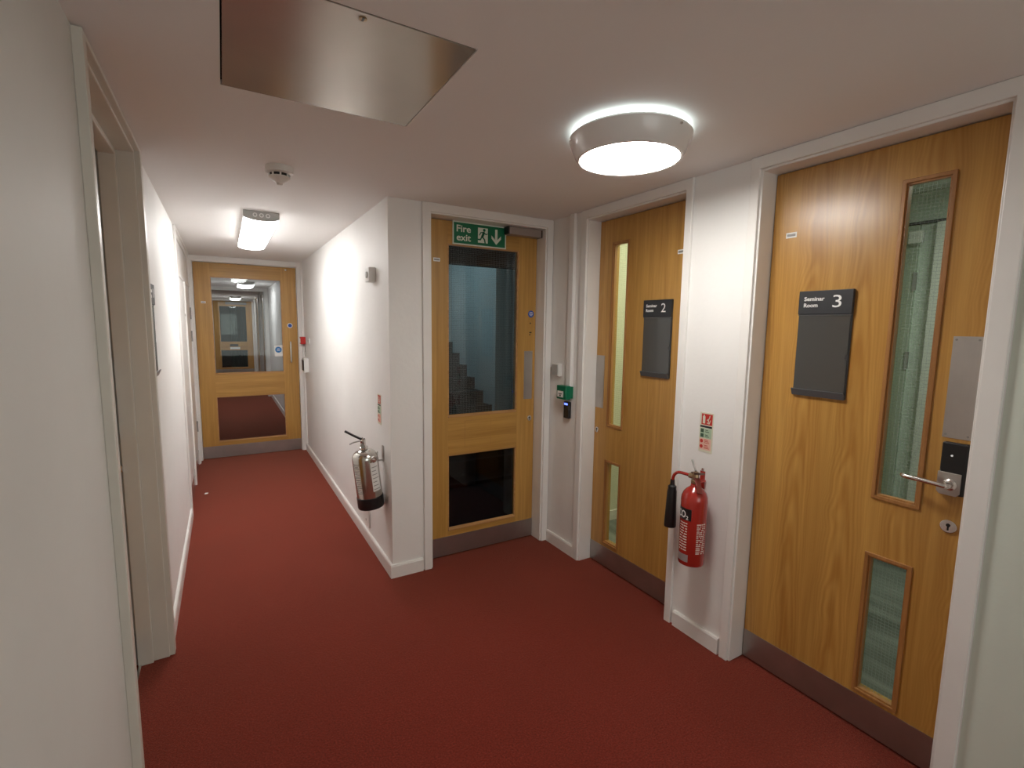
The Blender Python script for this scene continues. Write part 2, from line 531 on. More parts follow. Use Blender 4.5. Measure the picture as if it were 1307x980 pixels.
F_two = Frame((XR, 2.205, 0), (0, -1, 0), (-1, 0, 0)); W_two = 0.665
F_three = Frame((XR, 1.180, 0), (0, -1, 0), (-1, 0, 0)); W_three = 0.68
F_exit = Frame((0.990, YC, 0), (1, 0, 0), (0, -1, 0)); W_exit = 0.745
F_end = Frame((-0.235, YE, 0), (1, 0, 0), (0, -1, 0)); W_end = 0.937
F_left = Frame((XL, 1.540, 0), (0, 1, 0), (1, 0, 0)); W_left = 0.826
F_far = Frame((-0.215, YF, 0), (1, 0, 0), (0, -1, 0)); W_far = 0.93
F_rw = Frame((XR, 0, 0), (0, -1, 0), (-1, 0, 0))     # right wall face: u = -y
F_cw = Frame((XM, 0, 0), (0, -1, 0), (-1, 0, 0))     # corridor right wall face
F_lw = Frame((XL, 0, 0), (0, 1, 0), (1, 0, 0))       # left wall face: u = y

# floors
struct('floor', box(BM(), WORLD, XL - 0.3, 2.0, YB, YC + 0.14, -0.05, 0), 'carpet', origin=(0, 0, 0))
struct('floor_corridor', box(BM(), WORLD, XL - 0.02, XM + 0.1, YC + 0.14, YF + 0.14, -0.05, 0), 'carpet', origin=(0, 0, 0))
struct('floor_seminar', box(BM(), WORLD, 2.0, 5.2, YB, 2.66, -0.05, 0), 'streaked_floor', origin=(0, 0, 0))
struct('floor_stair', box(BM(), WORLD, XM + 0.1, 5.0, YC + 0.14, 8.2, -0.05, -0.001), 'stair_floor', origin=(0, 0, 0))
# ceiling with an opening for the access panel
HX0, HX1, HY0, HY1 = 0.025, 0.554, 1.119, 1.652
F_ceil = Frame((0, 0, H), (1, 0, 0), (0, 0, -1), (0, 1, 0))
struct('ceiling', slab(BM(), F_ceil, [XL - 0.3, HX0, HX1, XR + WT], [YB, HY0, HY1, YC + 0.14], -0.05, 0,
                       lambda u, w: HX0 < u < HX1 and HY0 < w < HY1), 'ceiling', origin=(0, 0, H))
struct('ceiling_corridor', box(BM(), WORLD, XL - 0.1, XM + 0.1, YC + 0.14, YF + 0.14, H, H + 0.05), 'ceiling', origin=(0, 0, H))
struct('ceiling_seminar', box(BM(), WORLD, XR + WT, 5.2, YB, 2.66, 2.32, 2.37), 'ceiling', origin=(0, 0, H))

def wall_with(name, T, u0, u1, top, holes, m, thick=WT):
    """holes: (u0, u1, w0, w1)"""
    us = sorted({u0, u1, *[h[0] for h in holes], *[h[1] for h in holes]})
    ws = sorted({0.0, top, *[h[2] for h in holes], *[h[3] for h in holes]})
    return struct(name, slab(BM(), T, us, ws, -thick, 0, lambda u, w: any(h[0] < u < h[1] and h[2] < w < h[3] for h in holes)), m)

LW = 0.02   # lining thickness
YG = 0.443  # where the paint changes on the right wall
wall_with('wall_right', F_rw, -YC, -YG, H, [(-2.205 - LW, -2.205 + W_two + LW, 0, HD + LW), (-1.18 - LW, -1.18 + W_three + LW, 0, HD + LW)], 'wall')
wall_with('wall_right_near', F_rw, -YG, -YB, H, [], 'wall_green')
wall_with('wall_exit', Frame((0, YC, 0), (1, 0, 0), (0, -1, 0)), XM, XR + WT, H, [(0.99 - LW, 0.99 + W_exit + LW, 0, HD + LW)], 'wall', thick=0.14)
struct('wall_corridor_right', box(BM(), WORLD, XM, XM + 0.10, YC + 0.14, YF, 0, H), 'wall')
wall_with('wall_left', F_lw, 1.50, YE, H, [(1.54 - LW, 1.54 + W_left + LW, 0, HD + 0.03 + LW), (4.12, 5.66, 0, 2.035)], 'wall')
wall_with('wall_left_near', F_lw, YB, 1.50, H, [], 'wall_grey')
struct('wall_left_far', box(BM(), WORLD, XL - 0.10, XL, YE, YF, 0, H), 'wall')
struct('wall_back', box(BM(), WORLD, XL - 0.3, XR + WT, YB - 0.1, YB, 0, H), 'wall')
wall_with('wall_end', Frame((0, YE, 0), (1, 0, 0), (0, -1, 0)), XL, XM, H, [(-0.235 - LW, -0.235 + W_end + LW, 0, HD + LW)], 'wall', thick=0.10)
wall_with('wall_far', Frame((0, YF, 0), (1, 0, 0), (0, -1, 0)), XL - 0.1, XM + 0.1, H, [(-0.215 - LW, -0.215 + W_far + LW, 0, HD + LW)], 'wall', thick=0.10)
# seminar rooms
struct('wall_room_divider', box(BM(), WORLD, XR + WT, 2.86, 1.30, 1.36, 0, 2.32), 'room2_wall')
struct('wall_room_side', box(BM(), WORLD, 2.80, 2.86, 1.36, 2.60, 0, 2.32), 'room2_wall')
struct('wall_room_back', box(BM(), WORLD, XR + WT, 5.2, 2.60, 2.66, 0, 2.32), 'room2_wall')
struct('wall_room_far', box(BM(), WORLD, 4.04, 4.12, YB, 2.60, 0, 2.32), 'room3_wall')
struct('baseboard_room', box(BM(), WORLD, XR + WT, 2.80, 2.588, 2.60, 0, 0.075), 'trim', bevel=0.003)
# stairwell
struct('wall_stair_back', box(BM(), WORLD, XM + 0.1, 5.0, 7.6, 7.7, 0, 3.4), 'stair_wall')
struct('wall_stair_right', box(BM(), WORLD, 3.3, 3.4, 2.66, 7.6, 0, 3.4), 'stair_wall')
struct('wall_stair_pier', box(BM(), WORLD, 3.05, 3.3, 5.6, 6.2, 0, 3.4), 'stair_wall')
struct('wall_stair_front', box(BM(), WORLD, XM + 0.1, 3.4, YC + 0.10, YC + 0.139, H + 0.0, 3.4), 'stair_wall')
struct('wall_stair_left', box(BM(), WORLD, XM + 0.1, XM + 0.14, YC + 0.14, 7.6, 0, 3.4), 'stair_wall')
struct('ceiling_stair', box(BM(), WORLD, XM + 0.1, 3.4, YC + 0.10, 7.7, 3.4, 3.45), 'stair_wall')

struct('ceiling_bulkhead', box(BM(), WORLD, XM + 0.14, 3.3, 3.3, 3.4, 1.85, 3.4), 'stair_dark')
# skirtings
def skirt(name, T, u0, u1, m='trim'):
    bm = BM()
    prof = [(0, 0), (0.014, 0), (0.014, 0.066), (0.010, 0.074), (0, 0.074)]
    a = [bm.verts.new(T(u0, v, w)) for v, w in prof]
    b = [bm.verts.new(T(u1, v, w)) for v, w in prof]
    bm.faces.new(a); bm.faces.new(b)
    for i in range(5):
        j = (i + 1) % 5
        bm.faces.new([a[i], a[j], b[j], b[i]])
    return struct(name, bm, m)
F_xw = Frame((0, YC, 0), (1, 0, 0), (0, -1, 0))
skirt('baseboard_right', F_rw, -1.48, -1.235)
skirt('baseboard_right_corner', F_rw, -(YC - 0.016), -2.262)
skirt('baseboard_exit', F_xw, XM - 0.014, 0.93)
skirt('baseboard_corridor_right', F_cw, -YE, -YC)
skirt('baseboard_left', F_lw, 2.425, 4.07)
skirt('baseboard_left_near', F_lw, YB, 1.48)
skirt('baseboard_right_near', F_rw, -0.435, -YB)
skirt('baseboard_far_right', F_cw, -YF, -10.55)
skirt('baseboard_mid_right', F_cw, -10.3, -6.0)
skirt('baseboard_far_left', F_lw, 6.0, 10.3)

# door frames: architrave + lining, one piece each
def door_frame(name, T, W, Ht, deep, aw=0.045, al=None, ar=None, at=None, m='trim', th=0.015):
    al = aw if al is None else al; ar = aw if ar is None else ar
    at = min(0.047, H - Ht - 0.008 - 0.001) if at is None else at
    bm = BM()
    g = 0.008
    # architrave (three sides) as one U-shaped slab
    us = [-g - al, -g, W + g, W + g + ar]
    ws = [0.0, Ht + g, Ht + g + at]
    slab(bm, T, us, ws, 0, th, lambda u, w: -g < u < W + g and w < Ht + g)
    # lining
    us = [-LW, 0, W, W + LW]
    ws = [0.0, Ht, Ht + LW]
    slab(bm, T, us, ws, -deep, 0.004, lambda u, w: 0 < u < W and w < Ht)
    # stop behind the leaf
    us = [0, 0.012, W - 0.012, W]
    ws = [0.0, Ht - 0.012, Ht]
    slab(bm, T, us, ws, -deep, -0.1325, lambda u, w: 0.012 < u < W - 0.012 and w < Ht - 0.012) if deep > 0.14 else None
    return struct(name, bm, m, bevel=0.0025)
door_frame('trim_1', F_exit, W_exit, HD, 0.14, ar=0.042)
door_frame('trim_2', F_two, W_two, HD, WT, al=0.047, ar=0.036)
door_frame('trim_3', F_three, W_three, HD, WT, al=0.038, ar=0.047)
door_frame('trim_4', F_end, W_end, HD, 0.10, al=0.017, ar=0.044)
door_frame('trim_5', F_left, W_left, HD + 0.03, WT, al=0.032, ar=0.045, at=0.014, m='trim_shaded', th=0.022)
struct('trim_doorstop', slab(BM(), F_left, [0.0005, 0.014, W_left - 0.014, W_left - 0.0005], [0.0, HD + 0.010, HD + 0.0295], -0.102, -0.050, lambda u, w: 0.014 < u < W_left - 0.014 and w < HD + 0.010), 'trim_shaded', bevel=0.003)
door_frame('trim_6', F_far, W_far, HD, 0.10, al=0.036, ar=0.03)

# ------------------------------------------------------------------ doors
def screw(bm, T, u, w, v, r=0.0032):
    disc(bm, T, u, w, r, v, v + 0.0012, 10)

def kick_plate(T, W, par, v, h=0.125):
    obj('kick_plate', box(BM(), T, 0.004, W - 0.004, v, v + 0.003, 0.008, h), 'kick', par)

def number_tag(T, par, u, w, v):
    t = obj('number_tag', box(BM(), T, u, u + 0.04, v, v + 0.001, w - 0.010, w + 0.010), 'white', par)
    obj('tag_print', box(BM(), T, u + 0.004, u + 0.036, v + 0.001, v + 0.0015, w - 0.0045, w + 0.0045), 'print_grey', t)

def beads(T, par, u0, u1, w0, w1, v0, v1, t=0.012, m='bead', mx=None):
    bm = BM()
    mx = mx or m
    obj('glazing_bead', ring(bm, T, u0, u1, w0, w1, t, v0, v1), m, par, bevel=0.002)

def keyhole(T, par, u, w, v, rx=0.019, ry=0.019):
    a = disc(BM(), T, u, w, rx, v, v + 0.006, 28, ry)
    e = obj('escutcheon', a, 'chrome', par, bevel=0.0015)
    b = BM()
    disc(b, T, u, w + 0.004, 0.0055, v + 0.006, v + 0.0066, 16)
    box(b, T, u - 0.0022, u + 0.0022, v + 0.006, v + 0.0066, w - 0.012, w + 0.002)
    obj('keyhole', b, 'black', e)

def panelled_door(name, T, W, v0, v1, g, label=None, glass_up='glass_end', glass_low='glass_end', wood='oak', rail='oak_x', kind='structure'):
    """stile and rail door; g = (u0, u1, wl0, wl1, wu0, wu1)"""
    u0, u1, a0, a1, b0, b1 = g
    d = thing(name, T(W / 2, (v0 + v1) / 2, 0), kind=kind)
    top = HD - 0.004
    obj('stile', box(BM(), T, 0.003, u0, v0, v1, 0.006, top), wood, d, bevel=0.0012)
    obj('stile', box(BM(), T, u1, W - 0.003, v0, v1, 0.006, top), wood, d, bevel=0.0012)
    obj('rail', box(BM(), T, u0, u1, v0, v1, 0.006, a0), rail, d)
    obj('rail', box(BM(), T, u0, u1, v0, v1, a1, b0), rail, d)
    obj('rail', box(BM(), T, u0, u1, v0, v1, b1, top), rail, d)
    vm = (v0 + v1) / 2
    for (p, q, gm) in ((a0, a1, glass_low), (b0, b1, glass_up)):
        obj('pane', box(BM(), T, u0 + 0.0005, u1 - 0.0005, vm - 0.003, vm + 0.003, p + 0.0005, q - 0.0005), gm, d)
        bm = BM()
        ring(bm, T, u0, u1, p, q, 0.008, vm + 0.0032, v1 - 0.004)
        ring(bm, T, u0, u1, p, q, 0.008, v0 + 0.004, vm - 0.0032)
        obj('glazing_bead', bm, 'bead_x', d)
        # sloping sill bead at the foot of the pane
        bm = BM()
        poly(bm, Frame(T.o, T.v, T.u, T.w), [(vm + 0.004, p), (v1 + 0.004, p), (v1 + 0.004, p + 0.006), (vm + 0.004, p + 0.016)], u0 + 0.004, u1 - 0.004)
        obj('sill_bead', bm, 'bead_x', d)
    return d

def flush_door(name, T, W, v0, v1, windows, wood, glass):
    """veneered leaf with vision panels; windows: outer edges of the beads"""
    d = thing(name, T(W / 2, (v0 + v1) / 2, 0), kind='structure')
    top = HD - 0.004
    t = 0.011
    us = [0.003, windows[0][0] + t, windows[0][1] - t, W - 0.003]
    ws = [0.006] + [x for wn in windows for x in (wn[2] + t, wn[3] - t)] + [top]
    leaf = slab(BM(), T, us, ws, v0, v1, lambda u, w: any(a + t < u < b - t and p + t < w < q - t for a, b, p, q in windows))
    obj('leaf', leaf, wood, d)
    vm = (v0 + v1) / 2
    for a, b, p, q in windows:
        obj('pane', box(BM(), T, a + t - 0.001, b - t + 0.001, vm - 0.003, vm + 0.003, p + t - 0.001, q - t + 0.001), glass, d)
        bm = ring(BM(), T, a, b, p, q, t + 0.001, v1 - 0.0005, v1 + 0.006)
        obj('glazing_bead', bm, 'bead', d, bevel=0.002)
        bm = ring(BM(), T, a + t, b - t, p + t, q - t, 0.006, vm + 0.0032, v1 - 0.0005)
        obj('inner_bead', bm, 'bead', d)
    return d

LV0, LV1 = -0.130, -0.090     # leaf between these depths

# exit door
d1 = panelled_door('door_1', F_exit, W_exit, LV0, LV1, (0.135, 0.611, 0.158, 0.632, 0.858, 1.868), glass_up='glass_exit', glass_low='glass_dark')
kick_plate(F_exit, W_exit, d1, LV1 + 0.0)
bm = box(BM(), F_exit, 0.660, 0.722, LV1, LV1 + 0.002, 0.938, 1.248)
for a in (0.667, 0.715):
    for b in (0.948, 1.238): screw(bm, F_exit, a, b, LV1 + 0.002)
obj('push_plate', bm, 'plate', d1)
keyhole(F_exit, d1, 0.706, 0.812, LV1, 0.016, 0.018)
bm = disc(BM(), F_exit, 0.706, 1.483, 0.022, LV1, LV1 + 0.001)
dk = obj('mandatory_disc', bm, 'blue', d1, label='round blue sticker on the exit door')
bm = BM()
for k, wd in enumerate((0.010, 0.015, 0.013, 0.009)):
    box(bm, F_exit, 0.706 - wd, 0.706 + wd, LV1 + 0.001, LV1 + 0.0014, 1.493 - k * 0.007, 1.4955 - k * 0.007)
obj('disc_print', bm, 'white', dk)
bm = BM()
for a, b in ((0.703, 1.425), (0.700, 1.366), (0.709, 1.366), (0.700, 1.352)):
    disc(bm, F_exit, a, b, 0.0045, LV1 - 0.0, LV1 + 0.0006, 12)
obj('screw_hole', bm, 'black', d1)
number_tag(F_exit, d1, 0.048, 1.772, LV1)
# square inlay in the middle rail
bm = ring(BM(), F_exit, 0.245, 0.425, 0.665, 0.832, 0.0015, LV1, LV1 + 0.0006)
obj('patch_line', bm, 'bead', d1)
# door closer
bm = box(BM(), F_exit, 0.508, 0.734, LV1 + 0.001, -0.030, 1.950, 1.995)
cl = obj('door_closer', bm, simple('closer_silver', (0.42, 0.37, 0.35), 0.35, 0.6), d1, bevel=0.003)
bm = BM()
box(bm, F_exit, 0.499, 0.508, LV1 + 0.001, -0.032, 1.952, 1.996)
box(bm, F_exit, 0.734, 0.743, LV1 + 0.001, -0.032, 1.951, 1.995)
obj('closer_end_cap', bm, 'black', cl)
# seminar room 2 door
d2 = flush_door('door_2', F_two, W_two, LV0 + 0.008, LV1 + 0.008, [(0.107, 0.238, 0.143, 0.646), (0.107, 0.238, 0.840, 1.870)], 'oak_crown2', 'glass_two')
V2 = LV1 + 0.008
kick_plate(F_two, W_two, d2, V2)
bm = box(BM(), F_two, 0.004, 0.072, V2, V2 + 0.002, 0.940, 1.244)
for a in (0.012, 0.064):
    for b in (0.950, 1.234): screw(bm, F_two, a, b, V2 + 0.002)
obj('push_plate', bm, 'plate', d2)
keyhole(F_two, d2, 0.030, 0.808, V2, 0.014, 0.017)
number_tag(F_two, d2, 0.560, 1.763, V2)
# seminar room 3 door
d3 = flush_door('door_3', F_three, W_three, LV0 + 0.008, LV1 + 0.008, [(0.421, 0.557, 0.138, 0.652), (0.421, 0.557, 0.842, 1.876)], 'oak_crown', 'glass_three')
V3 = V2
kick_plate(F_three, W_three, d3, V3, 0.127)
bm = box(BM(), F_three, 0.590, 0.658, V3, V3 + 0.002, 1.087, 1.391)
obj('push_plate', bm, 'plate', d3)
bm = BM()
for a in (0.598, 0.650):
    for b in (1.097, 1.381): screw(bm, F_three, a, b, V3 + 0.002)
obj('plate_screw', bm, 'print_grey', d3)
number_tag(F_three, d3, 0.055, 1.760, V3)
# electronic lock: black body, steel lower cover, lever
bm = box(BM(), F_three, 0.598, 0.660, V3, V3 + 0.018, 0.918, 1.076)
lk = obj('lock_body', bm, 'black', d3, bevel=0.004)
bm = BM()
poly(bm, F_three, [(0.596, 0.985), (0.652, 0.985), (0.652, 0.925), (0.644, 0.916), (0.604, 0.916), (0.596, 0.925)], V3 + 0.0182, V3 + 0.021)
obj('lock_cover', bm, 'plate', lk, bevel=0.001)
obj('indicator_light', disc(BM(), F_three, 0.624, 1.037, 0.003, V3 + 0.018, V3 + 0.0188), 'white_led', lk)
bm = BM()
F_lev = Frame(F_three(0.628, V3 + 0.021, 0.950), (0, 0, 1), (0, -1, 0), (-1, 0, 0))
lathe(bm, F_lev, [(0.017, 0), (0.017, 0.004), (0.012, 0.007), (0.011, 0.030), (0.009, 0.034), (0, 0.034)], 24)
pth = smooth_path([F_three(0.628, V3 + 0.040, 0.950), F_three(0.626, V3 + 0.052, 0.950), F_three(0.612, V3 + 0.055, 0.951), F_three(0.570, V3 + 0.055, 0.953), F_three(0.530, V3 + 0.054, 0.954), F_three(0.518, V3 + 0.045, 0.9545)], 6)
tube(bm, pth, 0.0075, 12)
obj('door_handle', bm, 'chrome', d3, smooth=True, label='satin steel lever handle')
keyhole(F_three, d3, 0.631, 0.817, V3, 0.021, 0.020)
# end door
d4 = panelled_door('door_4', F_end, W_end, -0.070, -0.030, (0.143, 0.789, 0.166, 0.643, 0.874, 1.860))
kick_plate(F_end, W_end, d4, -0.030, 0.130)
bm = BM()
tube(bm, smooth_path([F_end(0.858, -0.030, 0.998), F_end(0.858, 0.000, 0.998), F_end(0.858, 0.010, 1.006), F_end(0.858, 0.010, 1.186), F_end(0.858, 0.000, 1.194), F_end(0.858, -0.030, 1.194)], 5), 0.0095, 12)
obj('pull_handle', bm, 'chrome', d4, smooth=True)
md = obj('mandatory_disc', disc(BM(), F_end, 0.861, 1.381, 0.026, -0.030, -0.029), 'white', d4)
obj('disc_print', disc(BM(), F_end, 0.861, 1.381, 0.020, -0.029, -0.0286), 'blue', md)
bm = box(BM(), F_end, 0.703, 0.780, -0.0465, -0.0455, 1.050, 1.168)
gs = obj('glass_sticker', bm, 'white', d4)
bm = disc(BM(), F_end, 0.740, 1.120, 0.032, -0.0455, -0.0450)
obj('sticker_print', bm, simple('sticker_blue', (0.03, 0.20, 0.50), 0.4), gs)
bm = BM()
stroke(bm, F_end, [(0.727, 1.111), (0.753, 1.111)], 0.004, -0.0450, -0.0446)
stroke(bm, F_end, [(0.725, 1.121), (0.755, 1.121)], 0.004, -0.0450, -0.0446)
stroke(bm, F_end, [(0.729, 1.131), (0.751, 1.131)], 0.004, -0.0450, -0.0446)
obj('sticker_lines', bm, 'white', gs)
number_tag(F_end, d4, 0.058, 1.602, -0.030)
obj('screw_head', disc(BM(), F_end, 0.838, 1.968, 0.009, -0.030, -0.027), 'chrome', d4)
# near left door, set deep in its opening
d5 = thing('door_5', F_left(W_left / 2, -0.13, 0), kind='structure')
obj('leaf', box(BM(), F_left, 0.003, W_left - 0.008, -0.148, -0.108, 0.012, HD + 0.025), 'oak', d5)
obj('kick_plate', box(BM(), F_left, 0.004, W_left - 0.004, -0.108, -0.105, 0.014, 0.14), 'kick', d5)
bm = BM(); disc(bm, F_left, 0.800, 0.835, 0.014, -0.108, -0.098, 20)
obj('lock_cylinder', bm, 'chrome', d5)
obj('push_plate', box(BM(), F_left, 0.755, 0.82, -0.108, -0.106, 0.95, 1.26), 'plate', d5)
struct('trim_threshold', box(BM(), F_left, 0.0, W_left, -0.100, -0.090, 0, 0.006), 'chrome')

# riser cupboard in the left wall
cb = BM()
g = 0.0
slab(cb, F_lw, [4.075, 4.12, 5.66, 5.70], [0, 2.035, 2.0535], 0, 0.013, lambda u, w: 4.12 < u < 5.66 and w < 2.035)
slab(cb, F_lw, [4.12, 4.15, 5.63, 5.66], [0, 1.735, 1.765, 2.0, 2.035], -0.10, 0.003, lambda u, w: 4.15 < u < 5.63 and (w < 1.735 or 1.765 < w < 2.0))
struct('trim_7', cb, 'trim', bevel=0.002)
for i, (a, b) in enumerate(((4.153, 4.888), (4.892, 5.627))):
    dd = thing('door_%d' % (6 + i), F_lw((a + b) / 2, -0.02, 0), kind='structure')
    obj('leaf', box(BM(), F_lw, a, b, -0.032, -0.004, 0.01, 1.732), 'trim', dd, bevel=0.002)
    obj('overpanel', box(BM(), F_lw, a, b, -0.032, -0.004, 1.768, 1.998), 'trim', dd, bevel=0.002)
    obj('kick_plate', box(BM(), F_lw, a + 0.003, b - 0.003, -0.004, -0.002, 0.012, 0.15), simple('clear_kick_%d' % i, (0.5, 0.45, 0.42), 0.12, 0.5), dd)
    hu = a + 0.02 if i == 0 else b - 0.02
    for hz in ((1.43, 1.54), (1.22, 1.32), (0.34, 0.44)):
        bm = box(BM(), F_lw, hu - 0.018, hu + 0.028, -0.004, 0.003, hz[0], hz[1])
        tube(bm, [F_lw(hu - 0.020, 0.003, hz[0]), F_lw(hu - 0.020, 0.003, hz[1])], 0.005, 8)
        obj('hinge', bm, 'print_grey', dd)
    lu = b - 0.03 if i == 0 else a + 0.03
    if i == 0:
        obj('lock_cylinder', disc(BM(), F_lw, lu, 1.46, 0.010, -0.004, 0.004), 'plate', dd)
obj('cover_strip', box(BM(), F_lw, 4.878, 4.902, -0.003, 0.008, 0.01, 1.732), 'trim', bpy.data.objects['door_6'])

# beyond the end door: portal, far door, battens
bm = BM()
slab(bm, Frame((0, 10.42, 0), (1, 0, 0), (0, -1, 0)), [XL, XL + 0.05, XM - 0.06, XM], [0, 1.99, H], -0.08, 0.0, lambda u, w: XL + 0.05 < u < XM - 0.06 and w < 1.99)
struct('trim_8', bm, 'trim')
d8 = panelled_door('door_8', F_far, W_far, -0.070, -0.030, (0.143, 0.787, 0.166, 0.66, 0.874, 1.860), glass_up='glass_dark', glass_low='glass_dark')
kick_plate(F_far, W_far, d8, -0.030, 0.13)
obj('door_notice', box(BM(), F_far, 0.36, 0.60, -0.030, -0.028, 0.68, 0.74), 'white', d8)
obj('notice_print', box(BM(), F_far, 0.36, 0.56, -0.030, -0.028, 0.76, 0.82), 'black', d8)
obj('door_closer', box(BM(), F_far, 0.30, 0.80, -0.030, 0.02, 1.90, 1.97), 'print_grey', d8)
for i, (ya, yb) in enumerate(((11.0, 11.8), (12.8, 13.6))):
    T = Frame((XM, yb, 0), (0, -1, 0), (-1, 0, 0))
    dd = thing('door_%d' % (9 + i), T(0.4, 0.02, 0), kind='structure')
    obj('leaf', box(BM(), T, 0.0, yb - ya, 0.0, 0.02, 0.005, HD), 'oak', dd)
    struct('trim_%d' % (9 + i), slab(BM(), T, [-0.07, 0, yb - ya, yb - ya + 0.07], [0, HD, H - 0.001], 0.0, 0.045, lambda u, w: 0 < u < yb - ya and w < HD), 'trim')
# room behind the far door
struct('wall_far_room', box(BM(), WORLD, -1.2, 1.8, 18.5, 18.6, 0, 2.3), 'stair_wall')
struct('floor_far_room', box(BM(), WORLD, -1.2, 1.8, YF + 0.14, 18.5, -0.05, 0), 'stair_floor')
struct('wall_far_room_left', box(BM(), WORLD, -1.3, -1.2, YF + 0.1, 18.6, 0, 2.3), 'stair_wall')
struct('wall_far_room_right', box(BM(), WORLD, 1.8, 1.9, YF + 0.1, 18.6, 0, 2.3), 'stair_wall')
struct('ceiling_far_room', box(BM(), WORLD, -1.3, 1.9, YF + 0.14, 18.6, 2.3, 2.35), 'stair_wall')

# ------------------------------------------------------------------ lights
def batten(y0, y1, xc, glow, label, w=0.093):
    t = thing('ceiling_batten', (xc, (y0 + y1) / 2, H), label, 'ceiling light')
    obj('back_tray', box(BM(), WORLD, xc - w - 0.001, xc + w + 0.001, y0 + 0.012, y1 - 0.012, H - 0.041, H), 'plastic', t)
    # curved diffuser
    bm = BM(); n = 16
    A = []
    for yy in (y0 + 0.006, y1 - 0.006):
        row = [bm.verts.new((xc - w * math.cos(math.pi * k / n), yy, H - 0.022 - (0.0 if k in (0, n) else 0.026 + 0.022 * math.sin(math.pi * k / n)))) for k in range(n + 1)]
        A.append(row)
    for k in range(n):
        bm.faces.new([A[0][k], A[0][k + 1], A[1][k + 1], A[1][k]])
    bm.faces.new(A[0]); bm.faces.new(A[1]); bm.faces.new([A[0][0], A[0][-1], A[1][-1], A[1][0]])
    obj('diffuser', bm, glow, t, smooth=True)
    # end caps, the near one with three round knock-outs
    for yy, d in ((y0, -1), (y1, 1)):
        bm = BM()
        T = Frame((xc, yy, 0), (1, 0, 0), (0, d, 0))
        pts = [(-w - 0.002, H - 0.001)] + [(-(w + 0.002) * math.cos(math.pi * k / 16), H - 0.036 - 0.020 * math.sin(math.pi * k / 16)) for k in range(17)] + [(w + 0.002, H - 0.001)]
        poly(bm, T, pts, -0.010, 0.004)
        cap = obj('end_cap', bm, 'plastic_grey', t)
        bm = BM()
        for cx in (-0.034, 0.0, 0.034):
            n2 = 20
            Tc = Frame((xc + cx, yy, H - 0.024), (1, 0, 0), (0, 0, 1), (0, d, 0))
            lathe(bm, Tc, [(0.007, 0.0038), (0.007, 0.0065), (0.012, 0.0065), (0.012, 0.0038)], n2, cap=False)
        obj('knock_out', bm, 'white', cap)
    return t
batten(3.31, 4.52, 0.226, 'batten_glow', 'lit rectangular batten light on the ceiling in front of the glazed end door')
batten(8.9, 9.6, 0.35, 'far_glow', 'nearer lit batten seen through the glass of the end door', 0.115)
batten(14.0, 14.7, 0.30, 'far_glow', 'farther lit batten seen through the end door glass, by the far door', 0.115)

def round_light(x, y, label, glow='round_glow'):
    t = thing('round_ceiling_light', (x, y, H), label, 'ceiling light')
    T = Frame((x, y, H), (1, 0, 0), (0, 1, 0))
    obj('light_base', lathe(BM(), T, [(0.165, -0.0005), (0.185, -0.014), (0.185, -0.018), (0.15, -0.018)], 64), 'round_halo', t, smooth=True)
    obj('bezel', lathe(BM(), T, [(0.150, -0.019), (0.195, -0.019), (0.201, -0.026), (0.200, -0.034), (0.181, -0.078), (0.172, -0.092), (0.166, -0.094), (0.163, -0.092), (0.163, -0.08), (0.150, -0.08), (0.150, -0.019)], 72, cap=False), 'bezel', t, smooth=True)
    obj('diffuser', lathe(BM(), T, [(0.149, -0.06), (0.1625, -0.090), (0.14, -0.0945), (0.09, -0.0975), (0, -0.099)], 64), glow, t, smooth=True)
    for a in (0.6, 2.7, 4.8):
        obj('bezel_screw', tube(BM(), [T(0.199 * math.cos(a), 0.199 * math.sin(a), -0.036), T(0.204 * math.cos(a), 0.204 * math.sin(a), -0.037)], 0.004, 10), 'chrome', t)
    return t
round_light(1.200, 1.282, 'round lit ceiling light with a grey bezel in front of the seminar doors')

# ------------------------------------------------------------------ ceiling access panel and smoke detector
hp = thing('access_panel', ((HX0 + HX1) / 2, (HY0 + HY1) / 2, H), 'square polished metal access panel in the ceiling', 'access panel')
obj('panel', box(BM(), WORLD, HX0 + 0.004, HX1 - 0.004, HY0 + 0.004, HY1 - 0.004, H - 0.001, H + 0.012), 'hatchm', hp)
obj('recess_frame', ring(BM(), Frame((0, 0, H), (1, 0, 0), (0, 0, -1), (0, 1, 0)), HX0, HX1, HY0, HY1, 0.012, -0.045, -0.014), 'dark', hp)
bm = BM()
T = Frame((0.290, 1.142, H - 0.001), (1, 0, 0), (0, 1, 0), (0, 0, -1))
lathe(bm, T, [(0.0085, 0), (0.0085, 0.002), (0.0, 0.002)], 20)
obj('panel_lock', bm, 'brass', hp, smooth=True)
bm = BM()
box(bm, WORLD, 0.2875, 0.2925, 1.135, 1.149, H - 0.0036, H - 0.003)
obj('keyhole', bm, 'black', hp)

